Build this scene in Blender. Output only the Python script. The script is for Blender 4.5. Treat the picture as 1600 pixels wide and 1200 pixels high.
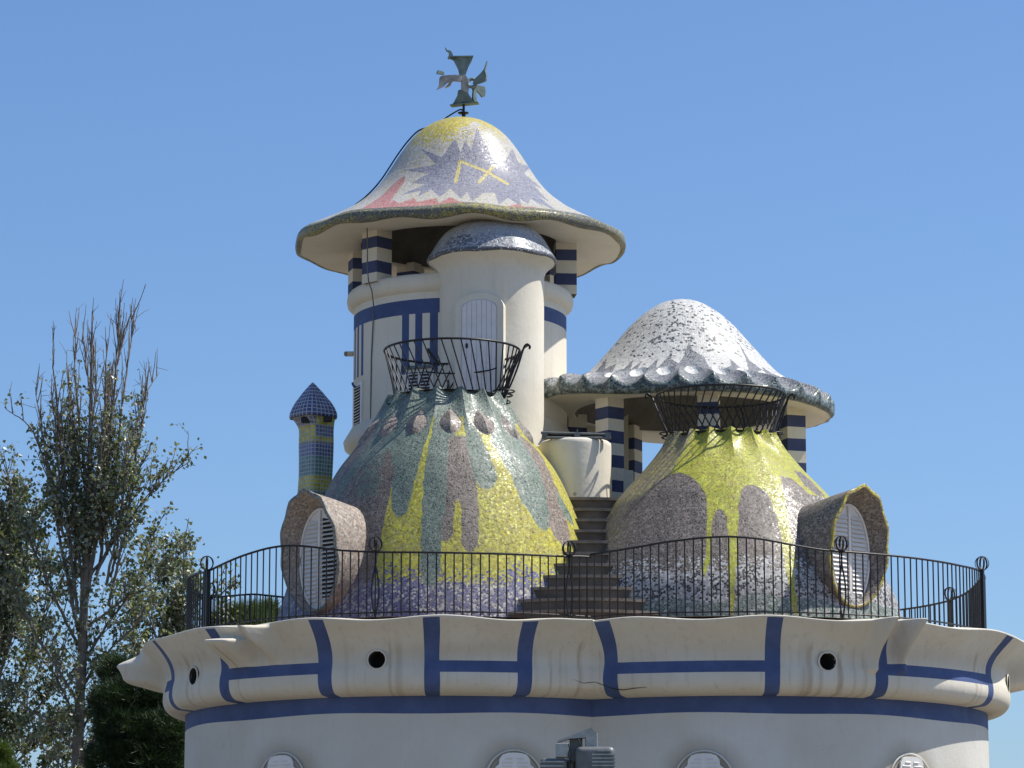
import bpy, bmesh, math, random
import numpy as np
from mathutils import Vector

rng = np.random.default_rng(7)
random.seed(7)
S = bpy.context.scene
for o in list(bpy.data.objects):
    bpy.data.objects.remove(o)
COL = S.collection
R = math.radians
PI = math.pi

# ------------------------------------------------------------------ camera
FPX, DIST, CZ = 5160.0, 51.6, 1.6          # focal length in photo pixels, distance, eye height
PITCH = math.atan(946.0 / FPX)
CP, SP = math.cos(PITCH), math.sin(PITCH)
cam = bpy.data.cameras.new('camera')
cam.sensor_width = 36.0
cam.lens = FPX / 1600.0 * 36.0
cam.clip_start = 0.5
cam.clip_end = 6000
camo = bpy.data.objects.new('camera', cam)
camo.location = (0, -DIST, CZ)
camo.rotation_euler = (PI / 2 + PITCH, 0, 0)
COL.objects.link(camo)
S.camera = camo

# ------------------------------------------------------------------ light
SUN_EL, SUN_AZ = R(57.5), R(82)            # azimuth clockwise from +Y
sdir = Vector((math.sin(SUN_AZ) * math.cos(SUN_EL), math.cos(SUN_AZ) * math.cos(SUN_EL), math.sin(SUN_EL)))
W = bpy.data.worlds.new('World')
S.world = W
W.use_nodes = True
wn = W.node_tree.nodes
bg = wn['Background']
sky = wn.new('ShaderNodeTexSky')
sky.sky_type = 'NISHITA'
sky.sun_disc = False
sky.sun_elevation = SUN_EL
sky.sun_rotation = SUN_AZ
sky.altitude = 0
sky.air_density = 1.0
sky.dust_density = 1.0
sky.ozone_density = 10.0
W.node_tree.links.new(sky.outputs[0], bg.inputs[0])
bg.inputs[1].default_value = 0.119
sl = bpy.data.lights.new('sun', 'SUN')
sl.energy = 5.0
sl.angle = R(0.5)
sl.color = (1.0, 0.955, 0.88)
so = bpy.data.objects.new('sun', sl)
so.rotation_euler = sdir.to_track_quat('Z', 'Y').to_euler()
so.location = (30, 10, 60)
COL.objects.link(so)
S.view_settings.view_transform = 'Standard'
S.view_settings.look = 'None'
S.view_settings.gamma = 1.0
S.view_settings.exposure = 0.3
S.view_settings.use_curve_mapping = False
S.cycles.use_denoising = True
S.cycles.denoiser = 'OPENIMAGEDENOISE'

# ------------------------------------------------------------------ photo pixel <-> place
def rowd(py):
    v = (600.0 - py) / FPX
    return CP - v * SP, SP + v * CP
def Zp(py, Y):
    dy, dz = rowd(py)
    return CZ + (Y + DIST) / dy * dz
def sc(py, Y):                              # metres for one photo pixel at depth Y
    return (Y + DIST) / rowd(py)[0] / FPX
def Xp(px, py, Y):
    return (px - 800.0) * sc(py, Y)
def P(px, py, Y):
    return Vector((Xp(px, py, Y), Y, Zp(py, Y)))
def proj(V):
    V = np.asarray(V, float)
    dx, dy, dz = V[..., 0], V[..., 1] + DIST, V[..., 2] - CZ
    d = dy * CP + dz * SP
    u = dz * CP - dy * SP
    return 800 + FPX * dx / d, 600 - FPX * u / d

# ------------------------------------------------------------------ node helpers
def new_mat(name):
    m = bpy.data.materials.new(name)
    m.use_nodes = True
    nt = m.node_tree
    return m, nt, nt.nodes['Principled BSDF']
def N(nt, typ, **kw):
    n = nt.nodes.new(typ)
    for k, v in kw.items():
        if k.startswith('i_'):
            key = k[2:]
            key = int(key) if key.isdigit() else key.replace('_', ' ')
            n.inputs[key].default_value = v
        else:
            setattr(n, k, v)
    return n
def L(nt, a, b):
    nt.links.new(a, b)
def math_n(nt, op, a, b=None, c=None, clamp=False):
    n = nt.nodes.new('ShaderNodeMath')
    n.operation = op
    n.use_clamp = clamp
    for i, x in enumerate((a, b, c)):
        if x is None: continue
        if isinstance(x, (int, float)): n.inputs[i].default_value = x
        else: nt.links.new(x, n.inputs[i])
    return n.outputs[0]
def mixc(nt, fac, a, b, mode='MIX'):
    n = nt.nodes.new('ShaderNodeMix')
    n.data_type = 'RGBA'
    n.blend_type = mode
    for sock, x in ((n.inputs[0], fac), (n.inputs[6], a), (n.inputs[7], b)):
        if isinstance(x, (int, float)): sock.default_value = x
        elif isinstance(x, tuple): sock.default_value = x if len(x) == 4 else x + (1,)
        else: nt.links.new(x, sock)
    return n.outputs[2]
def ramp(nt, fac, p0, p1, c0=(0, 0, 0, 1), c1=(1, 1, 1, 1)):
    n = nt.nodes.new('ShaderNodeValToRGB')
    n.color_ramp.elements[0].position = p0
    n.color_ramp.elements[1].position = p1
    n.color_ramp.elements[0].color = c0
    n.color_ramp.elements[1].color = c1
    nt.links.new(fac, n.inputs[0])
    return n.outputs[0]
def coords(nt, scale=(1, 1, 1)):
    t = nt.nodes.new('ShaderNodeTexCoord')
    m = nt.nodes.new('ShaderNodeMapping')
    m.inputs['Scale'].default_value = scale
    nt.links.new(t.outputs['Object'], m.inputs[0])
    return m.outputs[0]
def noise(nt, vec, scale, detail=4, rough=0.55):
    n = nt.nodes.new('ShaderNodeTexNoise')
    n.inputs['Scale'].default_value = scale
    n.inputs['Detail'].default_value = detail
    n.inputs['Roughness'].default_value = rough
    nt.links.new(vec, n.inputs['Vector'])
    return n.outputs[0]
def bump(nt, bs, h, strength, dist):
    b = nt.nodes.new('ShaderNodeBump')
    b.inputs['Strength'].default_value = strength
    b.inputs['Distance'].default_value = dist
    nt.links.new(h, b.inputs['Height'])
    nt.links.new(b.outputs[0], bs.inputs['Normal'])

def plaster(name, col, stain=0.0, rough=0.85, streak=0.35, dirt=(0.30, 0.22, 0.12), chips=0.0):
    m, nt, bs = new_mat(name)
    co = coords(nt)
    n1 = noise(nt, co, 0.9, 5)
    n2 = noise(nt, co, 14, 4)
    st = noise(nt, coords(nt, (7, 7, 0.35)), 1.6, 5, 0.6)
    c = mixc(nt, ramp(nt, n1, 0.35, 0.75), col + (1,), tuple(x * y for x, y in zip(col, (0.88, 0.86, 0.80))) + (1,))
    c = mixc(nt, math_n(nt, 'MULTIPLY', ramp(nt, n2, 0.5, 0.8), 0.18), c, tuple(x * 0.72 for x in col) + (1,))
    f = math_n(nt, 'MULTIPLY', ramp(nt, st, 0.55, 0.80), streak)
    c = mixc(nt, f, c, tuple(x * y for x, y in zip(col, (0.62, 0.55, 0.44))) + (1,))
    if stain:
        a = N(nt, 'ShaderNodeAttribute', attribute_name='stain')
        fs = math_n(nt, 'MULTIPLY', a.outputs['Fac'], math_n(nt, 'ADD', math_n(nt, 'MULTIPLY', n1, 0.9), 0.45), clamp=True)
        c = mixc(nt, math_n(nt, 'MULTIPLY', fs, stain), c, dirt + (1,))
    if chips:
        c = mixc(nt, math_n(nt, 'MULTIPLY', ramp(nt, noise(nt, co, 2.2, 6, 0.65), 0.42, 0.72), 0.35), c, tuple(min(1, x * 1.5 + 0.04) for x in col) + (1,))
        c = mixc(nt, math_n(nt, 'MULTIPLY', ramp(nt, noise(nt, co, 17, 5, 0.7), 0.68, 0.72), chips), c, (0.42, 0.40, 0.36, 1))
    else:
        blot = noise(nt, coords(nt, (1, 1, 0.6)), 0.45, 6, 0.62)
        c = mixc(nt, math_n(nt, 'MULTIPLY', ramp(nt, blot, 0.45, 0.66), 0.30), c, tuple(x * y for x, y in zip(col, (0.80, 0.76, 0.68))) + (1,))
        ck = N(nt, 'ShaderNodeTexVoronoi', feature='DISTANCE_TO_EDGE'); ck.inputs['Scale'].default_value = 0.55
        wv = N(nt, 'ShaderNodeVectorMath', operation='ADD')
        nv = N(nt, 'ShaderNodeTexNoise'); nv.inputs['Scale'].default_value = 1.7; nv.inputs['Detail'].default_value = 5
        L(nt, co, nv.inputs['Vector']); L(nt, co, wv.inputs[0]); L(nt, nv.outputs['Color'], wv.inputs[1]); L(nt, wv.outputs[0], ck.inputs['Vector'])
        crk = math_n(nt, 'MULTIPLY', math_n(nt, 'LESS_THAN', ck.outputs['Distance'], 0.0035), ramp(nt, n1, 0.5, 0.6))
        c = mixc(nt, math_n(nt, 'MULTIPLY', crk, 0.16), c, tuple(x * 0.45 for x in col) + (1,))
    L(nt, c, bs.inputs['Base Color'])
    bs.inputs['Roughness'].default_value = rough
    bs.inputs['Specular IOR Level'].default_value = 0.25
    h = math_n(nt, 'ADD', math_n(nt, 'MULTIPLY', n2, 0.5), noise(nt, co, 3.0, 3))
    bump(nt, bs, h, 0.35, 0.02)
    return m

def simple(name, col, rough=0.5, metal=0.0, var=0.25, scale=8.0, bmp=0.0, spec=0.5):
    m, nt, bs = new_mat(name)
    co = coords(nt)
    n1 = noise(nt, co, scale, 5)
    c = mixc(nt, ramp(nt, n1, 0.3, 0.75), col + (1,), tuple(x * (1 - var) for x in col) + (1,))
    L(nt, c, bs.inputs['Base Color'])
    bs.inputs['Roughness'].default_value = rough
    bs.inputs['Metallic'].default_value = metal
    bs.inputs['Specular IOR Level'].default_value = spec
    if bmp: bump(nt, bs, noise(nt, co, scale * 3, 3), bmp, 0.02)
    return m

def mosaic(name, scale=24.0, grout=(0.42, 0.39, 0.34), rough=0.24, tilt=0.14, gw=(0.03, 0.10), spec=0.5, var=0.75, gmix=0.40):
    """broken tile mosaic: the tile colours come from the painted attributes cA / cB, pr is the share of cB tiles"""
    m, nt, bs = new_mat(name)
    co = coords(nt)
    v = N(nt, 'ShaderNodeTexVoronoi', feature='F1')
    v.inputs['Scale'].default_value = scale
    e = N(nt, 'ShaderNodeTexVoronoi', feature='DISTANCE_TO_EDGE')
    e.inputs['Scale'].default_value = scale
    L(nt, co, v.inputs['Vector']); L(nt, co, e.inputs['Vector'])
    sep = N(nt, 'ShaderNodeSeparateColor')
    L(nt, v.outputs['Color'], sep.inputs[0])
    cA = N(nt, 'ShaderNodeAttribute', attribute_name='cA')
    cB = N(nt, 'ShaderNodeAttribute', attribute_name='cB')
    pr = N(nt, 'ShaderNodeAttribute', attribute_name='pr')
    pick = math_n(nt, 'LESS_THAN', sep.outputs[0], pr.outputs['Fac'])
    c = mixc(nt, pick, cA.outputs['Color'], cB.outputs['Color'])
    br = math_n(nt, 'ADD', math_n(nt, 'MULTIPLY', sep.outputs[1], var), 1.0 - var * 0.5)
    hs = N(nt, 'ShaderNodeHueSaturation')
    L(nt, c, hs.inputs['Color']); L(nt, br, hs.inputs['Value'])
    L(nt, math_n(nt, 'ADD', math_n(nt, 'MULTIPLY', sep.outputs[2], 0.03), 0.485), hs.inputs['Hue'])
    big = noise(nt, co, 1.3, 4)
    c2 = mixc(nt, math_n(nt, 'MULTIPLY', ramp(nt, big, 0.45, 0.75), 0.22), hs.outputs[0], (0.20, 0.17, 0.12, 1))
    mask = ramp(nt, e.outputs['Distance'], gw[0], gw[1])
    hsv = N(nt, 'ShaderNodeSeparateColor', mode='HSV')
    L(nt, c, hsv.inputs[0])
    gf = math_n(nt, 'ADD', math_n(nt, 'MULTIPLY', math_n(nt, 'POWER', hsv.outputs[1], 1.5), 0.5), gmix, clamp=True)
    col = mixc(nt, mask, mixc(nt, gf, grout + (1,), c), c2)
    L(nt, col, bs.inputs['Base Color'])
    rr = math_n(nt, 'ADD', math_n(nt, 'MULTIPLY', sep.outputs[2], 0.18), rough)
    rm = N(nt, 'ShaderNodeMix'); rm.data_type = 'FLOAT'
    L(nt, mask, rm.inputs[0]); rm.inputs[2].default_value = 0.85; L(nt, rr, rm.inputs[3])
    L(nt, rm.outputs[0], bs.inputs['Roughness'])
    bs.inputs['Specular IOR Level'].default_value = spec
    g = N(nt, 'ShaderNodeNewGeometry')
    off = N(nt, 'ShaderNodeVectorMath', operation='SUBTRACT')
    L(nt, v.outputs['Color'], off.inputs[0]); off.inputs[1].default_value = (0.5, 0.5, 0.5)
    s2 = N(nt, 'ShaderNodeVectorMath', operation='SCALE')
    L(nt, off.outputs[0], s2.inputs[0]); s2.inputs['Scale'].default_value = tilt
    ad = N(nt, 'ShaderNodeVectorMath', operation='ADD')
    L(nt, g.outputs['Normal'], ad.inputs[0]); L(nt, s2.outputs[0], ad.inputs[1])
    nn = N(nt, 'ShaderNodeVectorMath', operation='NORMALIZE')
    L(nt, ad.outputs[0], nn.inputs[0])
    b = N(nt, 'ShaderNodeBump'); b.inputs['Strength'].default_value = 0.4; b.inputs['Distance'].default_value = 0.006
    L(nt, mask, b.inputs['Height']); L(nt, nn.outputs[0], b.inputs['Normal'])
    L(nt, b.outputs[0], bs.inputs['Normal'])
    return m

# ------------------------------------------------------------------ materials
CREAM = (0.76, 0.71, 0.60)
M = {}
M['plaster'] = plaster('cream_plaster', CREAM, streak=0.25)
M['wall'] = plaster('wall_plaster', (0.63, 0.615, 0.565), stain=0.55, streak=0.22, dirt=(0.26, 0.20, 0.10))
M['cornice'] = plaster('cornice_plaster', (0.69, 0.65, 0.555), stain=0.75, streak=0.55)
M['blue'] = plaster('blue_paint', (0.062, 0.095, 0.215), streak=0.2, rough=0.7, chips=0.35)
M['navy'] = plaster('navy_paint', (0.030, 0.038, 0.085), streak=0.1, rough=0.7)
M['white'] = simple('white_shutter_paint', (0.80, 0.77, 0.72), 0.5, var=0.12, scale=5)
M['doord'] = simple('door_joint', (0.56, 0.53, 0.51), 0.7, var=0.2)
M['door'] = simple('pale_door_paint', (0.80, 0.765, 0.74), 0.6, var=0.15, scale=6)
M['iron'] = simple('black_iron', (0.018, 0.018, 0.02), 0.42, 0.3, var=0.4, scale=30)
M['concrete'] = simple('weathered_concrete', (0.155, 0.128, 0.102), 0.9, var=0.5, scale=5, bmp=0.5)
M['nosing'] = simple('step_nosing', (0.26, 0.22, 0.175), 0.9, var=0.45, scale=7, bmp=0.4)
M['cavity'] = simple('dark_cavity_render', (0.20, 0.18, 0.15), 0.95, var=0.35, scale=3, bmp=0.3)  # darker grey-brown for the hollow inside the roofs
M['terrace'] = simple('terrace_tile', (0.30, 0.20, 0.15), 0.9, var=0.3, scale=5)
M['hole'] = simple('gap_shade', (0.03, 0.028, 0.025), 0.9)  # near-black colour standing in for the darkness inside holes and gaps
M['galv'] = simple('grey_painted_metal', (0.42, 0.43, 0.41), 0.45, 0.4, var=0.4, scale=12)
M['galvd'] = simple('dark_grey_metal', (0.17, 0.18, 0.18), 0.5, 0.4, var=0.4, scale=12)
M['mos'] = mosaic('trencadis_mosaic', 29, grout=(0.40, 0.37, 0.32), gw=(0.03, 0.11), gmix=0.30, spec=0.4, rough=0.27)
M['mosfine'] = mosaic('fine_mosaic', 38, grout=(0.50, 0.49, 0.45), tilt=0.13, rough=0.22, var=0.5)
M['mospav'] = mosaic('speckled_mosaic', 23, grout=(0.56, 0.55, 0.51), tilt=0.12, rough=0.24, var=0.35, gmix=0.6)
M['moscap'] = mosaic('cap_mosaic', 38, grout=(0.34, 0.35, 0.37), tilt=0.12, rough=0.18, var=0.5)
M['ground'] = simple('sandy_ground', (0.20, 0.175, 0.138), 0.95, var=0.25, scale=0.4)

# ------------------------------------------------------------------ mesh helpers
def mesh_obj(name, verts, faces, mats, parent=None, smooth=False, midx=None, base=None, attrs=None):
    """verts in world space; stored relative to the thing they belong to"""
    v = np.asarray(verts, np.float32).reshape(-1, 3)
    org = np.zeros(3, np.float32)
    if parent is not None:
        p = parent; o = Vector((0, 0, 0))
        while p is not None:
            o += p.location; p = p.parent
        org = np.array(o, np.float32)
        v = v - org
    elif base is not None:
        org = np.array(base, np.float32)
        v = v - org
    me = bpy.data.meshes.new(name)
    if isinstance(faces, np.ndarray):
        nf, k = faces.shape
        me.vertices.add(len(v)); me.vertices.foreach_set('co', v.ravel())
        me.loops.add(nf * k); me.loops.foreach_set('vertex_index', faces.ravel().astype(np.int32))
        me.polygons.add(nf)
        me.polygons.foreach_set('loop_start', np.arange(0, nf * k, k, dtype=np.int32))
        me.polygons.foreach_set('loop_total', np.full(nf, k, np.int32))
        me.update(calc_edges=True)
    else:
        me.from_pydata([tuple(x) for x in v], [], faces)
    for m in (mats if isinstance(mats, (list, tuple)) else [mats]):
        me.materials.append(m)
    npoly = len(me.polygons)
    if midx is not None:
        me.polygons.foreach_set('material_index', np.asarray(midx, np.int32))
    me.polygons.foreach_set('use_smooth', np.full(npoly, smooth, bool))
    if attrs:
        for k, a in attrs.items():
            a = np.asarray(a, np.float32)
            if a.ndim == 2 and a.shape[1] == 4:
                at = me.attributes.new(k, 'FLOAT_COLOR', 'POINT'); at.data.foreach_set('color', a.ravel())
            elif a.ndim == 2:
                at = me.attributes.new(k, 'FLOAT_VECTOR', 'POINT'); at.data.foreach_set('vector', a.ravel())
            else:
                at = me.attributes.new(k, 'FLOAT', 'POINT'); at.data.foreach_set('value', a.ravel())
    me.update()
    o = bpy.data.objects.new(name, me)
    COL.objects.link(o)
    if parent is not None: o.parent = parent
    elif base is not None: o.location = base
    return o
def thing(name, label, cat, loc, group=None):
    o = bpy.data.objects.new(name, None)
    o.empty_display_size = 0.2
    COL.objects.link(o)
    o.location = loc
    o['label'] = label; o['category'] = cat
    if group: o['group'] = group
    return o
def tag(o, label, cat, group=None):
    o['label'] = label; o['category'] = cat
    if group: o['group'] = group
    return o
def grid_faces(nv, nu, closed=False):
    i = np.arange(nv - 1)[:, None]; j = np.arange(nu if closed else nu - 1)[None, :]
    j2 = (j + 1) % nu
    f = np.stack([i * nu + j + 0 * i, i * nu + j2, (i + 1) * nu + j2, (i + 1) * nu + j], -1)
    return f.reshape(-1, 4)
def catmull(pts, n):
    """n points along a smooth curve through pts"""
    p = np.asarray(pts, float)
    d = np.sqrt((np.diff(p, axis=0) ** 2).sum(1)) ** 0.5
    t = np.concatenate([[0], np.cumsum(d)])
    m = np.zeros_like(p)
    for i in range(len(p)):
        if i == 0: m[i] = (p[1] - p[0]) / (t[1] - t[0])
        elif i == len(p) - 1: m[i] = (p[-1] - p[-2]) / (t[-1] - t[-2])
        else:
            a = (p[i] - p[i - 1]) / (t[i] - t[i - 1]); b = (p[i + 1] - p[i]) / (t[i + 1] - t[i])
            w = (t[i + 1] - t[i]) / (t[i + 1] - t[i - 1])
            m[i] = a * w + b * (1 - w)
    def ev(tt):
        k = np.clip(np.searchsorted(t, tt, side='right') - 1, 0, len(p) - 2)
        h = (t[k + 1] - t[k]); s = ((tt - t[k]) / h)[:, None]; h = h[:, None]
        return (2 * s**3 - 3 * s**2 + 1) * p[k] + (s**3 - 2 * s**2 + s) * h * m[k] + (-2 * s**3 + 3 * s**2) * p[k + 1] + (s**3 - s**2) * h * m[k + 1]
    dense = ev(np.linspace(0, t[-1], 2000))
    if n is None: return dense
    L_ = np.concatenate([[0], np.cumsum(np.sqrt((np.diff(dense, axis=0) ** 2).sum(1)))])
    q = np.linspace(0, L_[-1], n)
    return np.stack([np.interp(q, L_, dense[:, c]) for c in range(p.shape[1])], 1)
def thetas(nf, nb, half=R(105)):
    """fine steps on the side of the street, coarse behind; 0 faces the camera, + to the right"""
    a = np.linspace(-half, half, nf)
    b = np.linspace(half, 2 * PI - half, nb)[1:]
    return np.concatenate([a, b])
def lathe_grid(cx, cy, prof, th):
    prof = np.asarray(prof, float)
    r, z = prof[:, 0][:, None], prof[:, 1][:, None]
    t = th[None, :]
    return np.stack([cx + r * np.sin(t), cy - r * np.cos(t), z + 0 * t], -1)
def lathe(name, cx, cy, prof, mats, parent=None, n=64, smooth=True, midx=None, base=None):
    th = np.linspace(-PI, PI, n + 1)
    V = lathe_grid(cx, cy, prof, th)
    f = grid_faces(len(prof), n + 1)
    mi = None if midx is None else np.repeat(np.asarray(midx), n)
    return mesh_obj(name, V, f, mats, parent, smooth, mi, base)
def tube_arrays(pts, rad, ns=6, closed=False):
    p = np.asarray([tuple(q) for q in pts], float)
    n = len(p)
    rad = np.broadcast_to(np.asarray(rad, float), (n,))
    if closed: tg = np.roll(p, -1, 0) - np.roll(p, 1, 0)
    else: tg = np.gradient(p, axis=0)
    tg /= np.linalg.norm(tg, axis=1, keepdims=True) + 1e-12
    ref = np.array([0, 0, 1.0])
    if abs(tg[:, 2]).mean() > 0.8: ref = np.array([1.0, 0.2, 0])
    a = np.cross(tg, ref); a /= np.linalg.norm(a, axis=1, keepdims=True) + 1e-12
    b = np.cross(tg, a)
    ang = np.linspace(0, 2 * PI, ns, endpoint=False)
    V = p[:, None] + rad[:, None, None] * (np.cos(ang)[None, :, None] * a[:, None] + np.sin(ang)[None, :, None] * b[:, None])
    if closed:
        V = np.concatenate([V, V[:1]])
    f = grid_faces(len(V), ns, True)
    return V.reshape(-1, 3), f
def tube(name, pts, rad, mat, parent=None, ns=6, closed=False, base=None):
    V, f = tube_arrays(pts, rad, ns, closed)
    return mesh_obj(name, V, f, mat, parent, True, base=base)
def merge(parts):
    vs, fs, k = [], [], 0
    for v, f in parts:
        vs.append(np.asarray(v).reshape(-1, 3)); fs.append(f + k); k += len(vs[-1])
    return np.concatenate(vs), np.concatenate(fs)
def box_arrays(c, s, ax=None):
    """box with centre c, size s, optional 3 axes"""
    ax = np.eye(3) if ax is None else np.asarray(ax, float)
    k = np.array([[x, y, z] for x in (-.5, .5) for y in (-.5, .5) for z in (-.5, .5)]) * np.asarray(s)
    v = np.asarray(c, float) + k @ ax
    f = np.array([[0, 1, 3, 2], [4, 6, 7, 5], [0, 4, 5, 1], [2, 3, 7, 6], [0, 2, 6, 4], [1, 5, 7, 3]])
    return v, f
def box(name, c, s, mat, parent=None, ax=None, bevel=0.0, base=None):
    v, f = box_arrays(c, s, ax)
    o = mesh_obj(name, v, f, mat, parent, base=base)
    if bevel:
        bm = bmesh.new(); bm.from_mesh(o.data)
        bmesh.ops.bevel(bm, geom=bm.edges[:], offset=bevel, segments=2 if bevel < 0.05 else 5, affect='EDGES', profile=0.5)
        bm.to_mesh(o.data); bm.free()
    return o
def prism_arrays(poly, org, ex, ey, en, t0, t1):
    """polygon (2d) swept from t0 to t1 along en"""
    poly = np.asarray(poly, float); n = len(poly)
    org, ex, ey, en = (np.asarray(q, float) for q in (org, ex, ey, en))
    b = org + poly[:, :1] * ex + poly[:, 1:] * ey
    v = np.concatenate([b + en * t0, b + en * t1])
    f = [list(range(n))[::-1], list(range(n, 2 * n))] + [[i, (i + 1) % n, n + (i + 1) % n, n + i] for i in range(n)]
    return v, f
def inpoly(px, py, poly):
    poly = np.asarray(poly, float)
    x, y = px, py
    r = np.zeros(x.shape, bool)
    j = len(poly) - 1
    for i in range(len(poly)):
        xi, yi = poly[i]; xj, yj = poly[j]
        if yi != yj:
            c = ((yi > y) != (yj > y)) & (x < (xj - xi) * (y - yi) / (yj - yi) + xi)
            r ^= c
        j = i
    return r
def smooth01(x, a, b):
    t = np.clip((x - a) / (b - a), 0, 1)
    return t * t * (3 - 2 * t)
def lump(th, z, k=1.0, s=0.0):
    return k * (0.5 * np.sin(3 * th + 1.3 + s) * np.sin(2.1 * z + s) + 0.35 * np.sin(7 * th + 2.2 * z + s) + 0.25 * np.sin(13 * th - 3.7 * z + 2 * s) + 0.15 * np.sin(23 * th + 5 * z))
def C4(c): return np.array(list(c) + [1.0])
def profile(axis_rows, Y):
    """(photo row, half width in photo pixels) -> (radius, height) at depth Y"""
    return [(hw * sc(py, Y), Zp(py, Y)) for py, hw in axis_rows]

# ------------------------------------------------------------------ fixed places
XL, XR = Xp(697, 1000, 0), Xp(1133, 1000, 0)           # the two lobes of the house
RW = 405 * sc(1110, 0)
Z0 = Zp(962, -RW)                                      # terrace
YT = 3.3                                               # depth of the lookout tower and the pavilion
XT = Xp(719, 500, YT)
YS, XS = 1.55, Xp(768.5, 500, 1.55)                    # stair turret
YV, XV = 3.1, Xp(1066, 600, 3.1)                       # pavilion

gr = mesh_obj('ground', [(-3000, -3000, 0), (3000, -3000, 0), (3000, 3000, 0), (-3000, 3000, 0)], [[0, 1, 2, 3]], M['ground'])
gr['kind'] = 'structure'

# ================================================================== house body: two round lobes under a wavy cornice
house = thing('house', 'cream two-lobed round house wall with blue band under a wavy blue-striped cornice', 'house', ((XL + XR) / 2, 0, 0))
ZB = Zp(1087, -RW)                     # underside of the cornice
ZBAND = Zp(1113.5, -RW)                # lower edge of the blue band
wins = [('L', Xp(441, 1190, -RW * 0.77), 1177), ('L', Xp(803, 1190, -RW * 0.96), 1173), ('R', Xp(1100, 1190, -RW), 1174), ('R', Xp(1421, 1190, -RW * 0.7), 1179)]
win_at = []
for lobe, x, ytop in wins:
    cx = XL if lobe == 'L' else XR
    th = math.asin((x - cx) / RW)
    Y = -RW * math.cos(th)
    x = Xp({0: 441, 1: 803, 2: 1100, 3: 1421}[len(win_at)], 1190, Y)
    th = math.asin(max(-0.95, min(0.95, (x - cx) / RW)))
    win_at.append((cx, th, Zp(ytop, -RW * math.cos(th))))
for cx in (XL, XR):
    th = np.linspace(-PI, PI, 361)
    zs = np.concatenate([np.linspace(0, ZBAND - 1.4, 8)[:-1], np.linspace(ZBAND - 1.4, ZBAND, 36), np.linspace(ZBAND, Z0 - 0.05, 8)[1:]])
    V = lathe_grid(cx, 0, [(RW, z) for z in zs], th)
    V[..., 2] += np.where(np.isclose(V[..., 2], ZBAND), 0.012 * np.sin(9 * th + cx)[None], 0)
    mi = np.repeat([0 if z < ZBAND - 1e-4 else 1 for z in zs[:-1]], 360)
    st = np.zeros(V.shape[:2])
    for wx, wt, wz in win_at:
        px, pz = wx + RW * math.sin(wt), wz - 0.42
        if wx != cx: continue
        d = np.sqrt(((th[None, :] - wt) * RW * 0.95) ** 2 + (V[..., 2] - pz) ** 2)
        st = np.maximum(st, (1 - smooth01(d, 0.40, 0.74)) * (V[..., 2] > pz - 0.4))
    mesh_obj('wall', V, grid_faces(len(zs), 361), [M['wall'], M['blue']], house, True, mi, attrs={'stain': st.ravel()})
    n = 120
    a = np.linspace(0, 2 * PI, n, endpoint=False)
    zz = Z0 + (0.004 if cx == XR else 0)
    v = [(cx, 0, zz)] + [(cx + (RW - 0.06) * math.sin(t), -(RW - 0.06) * math.cos(t), zz) for t in a]
    mesh_obj('terrace_floor', v, [[0, 1 + i, 1 + (i + 1) % n] for i in range(n)], M['terrace'], house)

# cornice, one wavy sheet following both lobes
ZT = Zp(965, -RW - 0.66)
HC = ZT - ZB
prof_t = [(0.0, 0.0), (0.005, 0.14), (0.04, 0.25), (0.11, 0.32), (0.20, 0.35), (0.32, 0.345), (0.45, 0.315), (0.58, 0.33), (0.70, 0.39), (0.82, 0.49), (0.92, 0.59), (0.985, 0.655)]
dense = catmull(prof_t, None)
tb0, tb1 = 0.295, 0.455                # height of the blue bars
tcore = np.concatenate([np.linspace(0, tb0, 16)[:-1], np.linspace(tb0, tb1, 9)[:-1], np.linspace(tb1, 0.985, 26)])
ocore = np.interp(tcore, dense[:, 0], dense[:, 1])
# lip and the top of the ledge back to the railing
zl_end = (Z0 - 0.012 - ZB) / HC
tl = np.array([1.0, 1.012, 1.02, 1.02 + (zl_end - 1.02) * 0.4, zl_end]); ol = np.array([0.665, 0.655, 0.60, 0.35, -0.10])
tt = np.concatenate([tcore, tl]); oo = np.concatenate([ocore, ol])
TLIM = 1.025
SW = R(1.46)
def lobe_ang(px, py, c, o=0.33):
    """angle on a lobe's cornice at which the photo shows a mark"""
    Y = -RW
    for _ in range(12):
        q = max(-0.999, min(0.999, (Xp(px, py, Y) - c) / (RW + o)))
        Y = -(RW + o) * math.sqrt(1 - q * q)
    return math.degrees(math.asin(q))
aL = [lobe_ang(p, y, XL) for p, y in ((269, 1048), (352, 1042), (508, 1040), (675, 1040), (820, 1040))]
aR = [lobe_ang(p, y, XR) for p, y in ((954, 1040), (1207, 1040), (1377, 1050), (1546, 1062))]
hL = [lobe_ang(p, y, XL) for p, y in ((303, 1050), (589, 1030))]
hR = [lobe_ang(p, y, XR) for p, y in ((1293, 1034), (1574, 1060))]
nL = [lobe_ang(340, 1005, XL, 0.8), lobe_ang(392, 1000, XL, 0.9)]
nR = [lobe_ang(1390, 1000, XR, 0.8), lobe_ang(1437, 995, XR, 0.8)]
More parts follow.
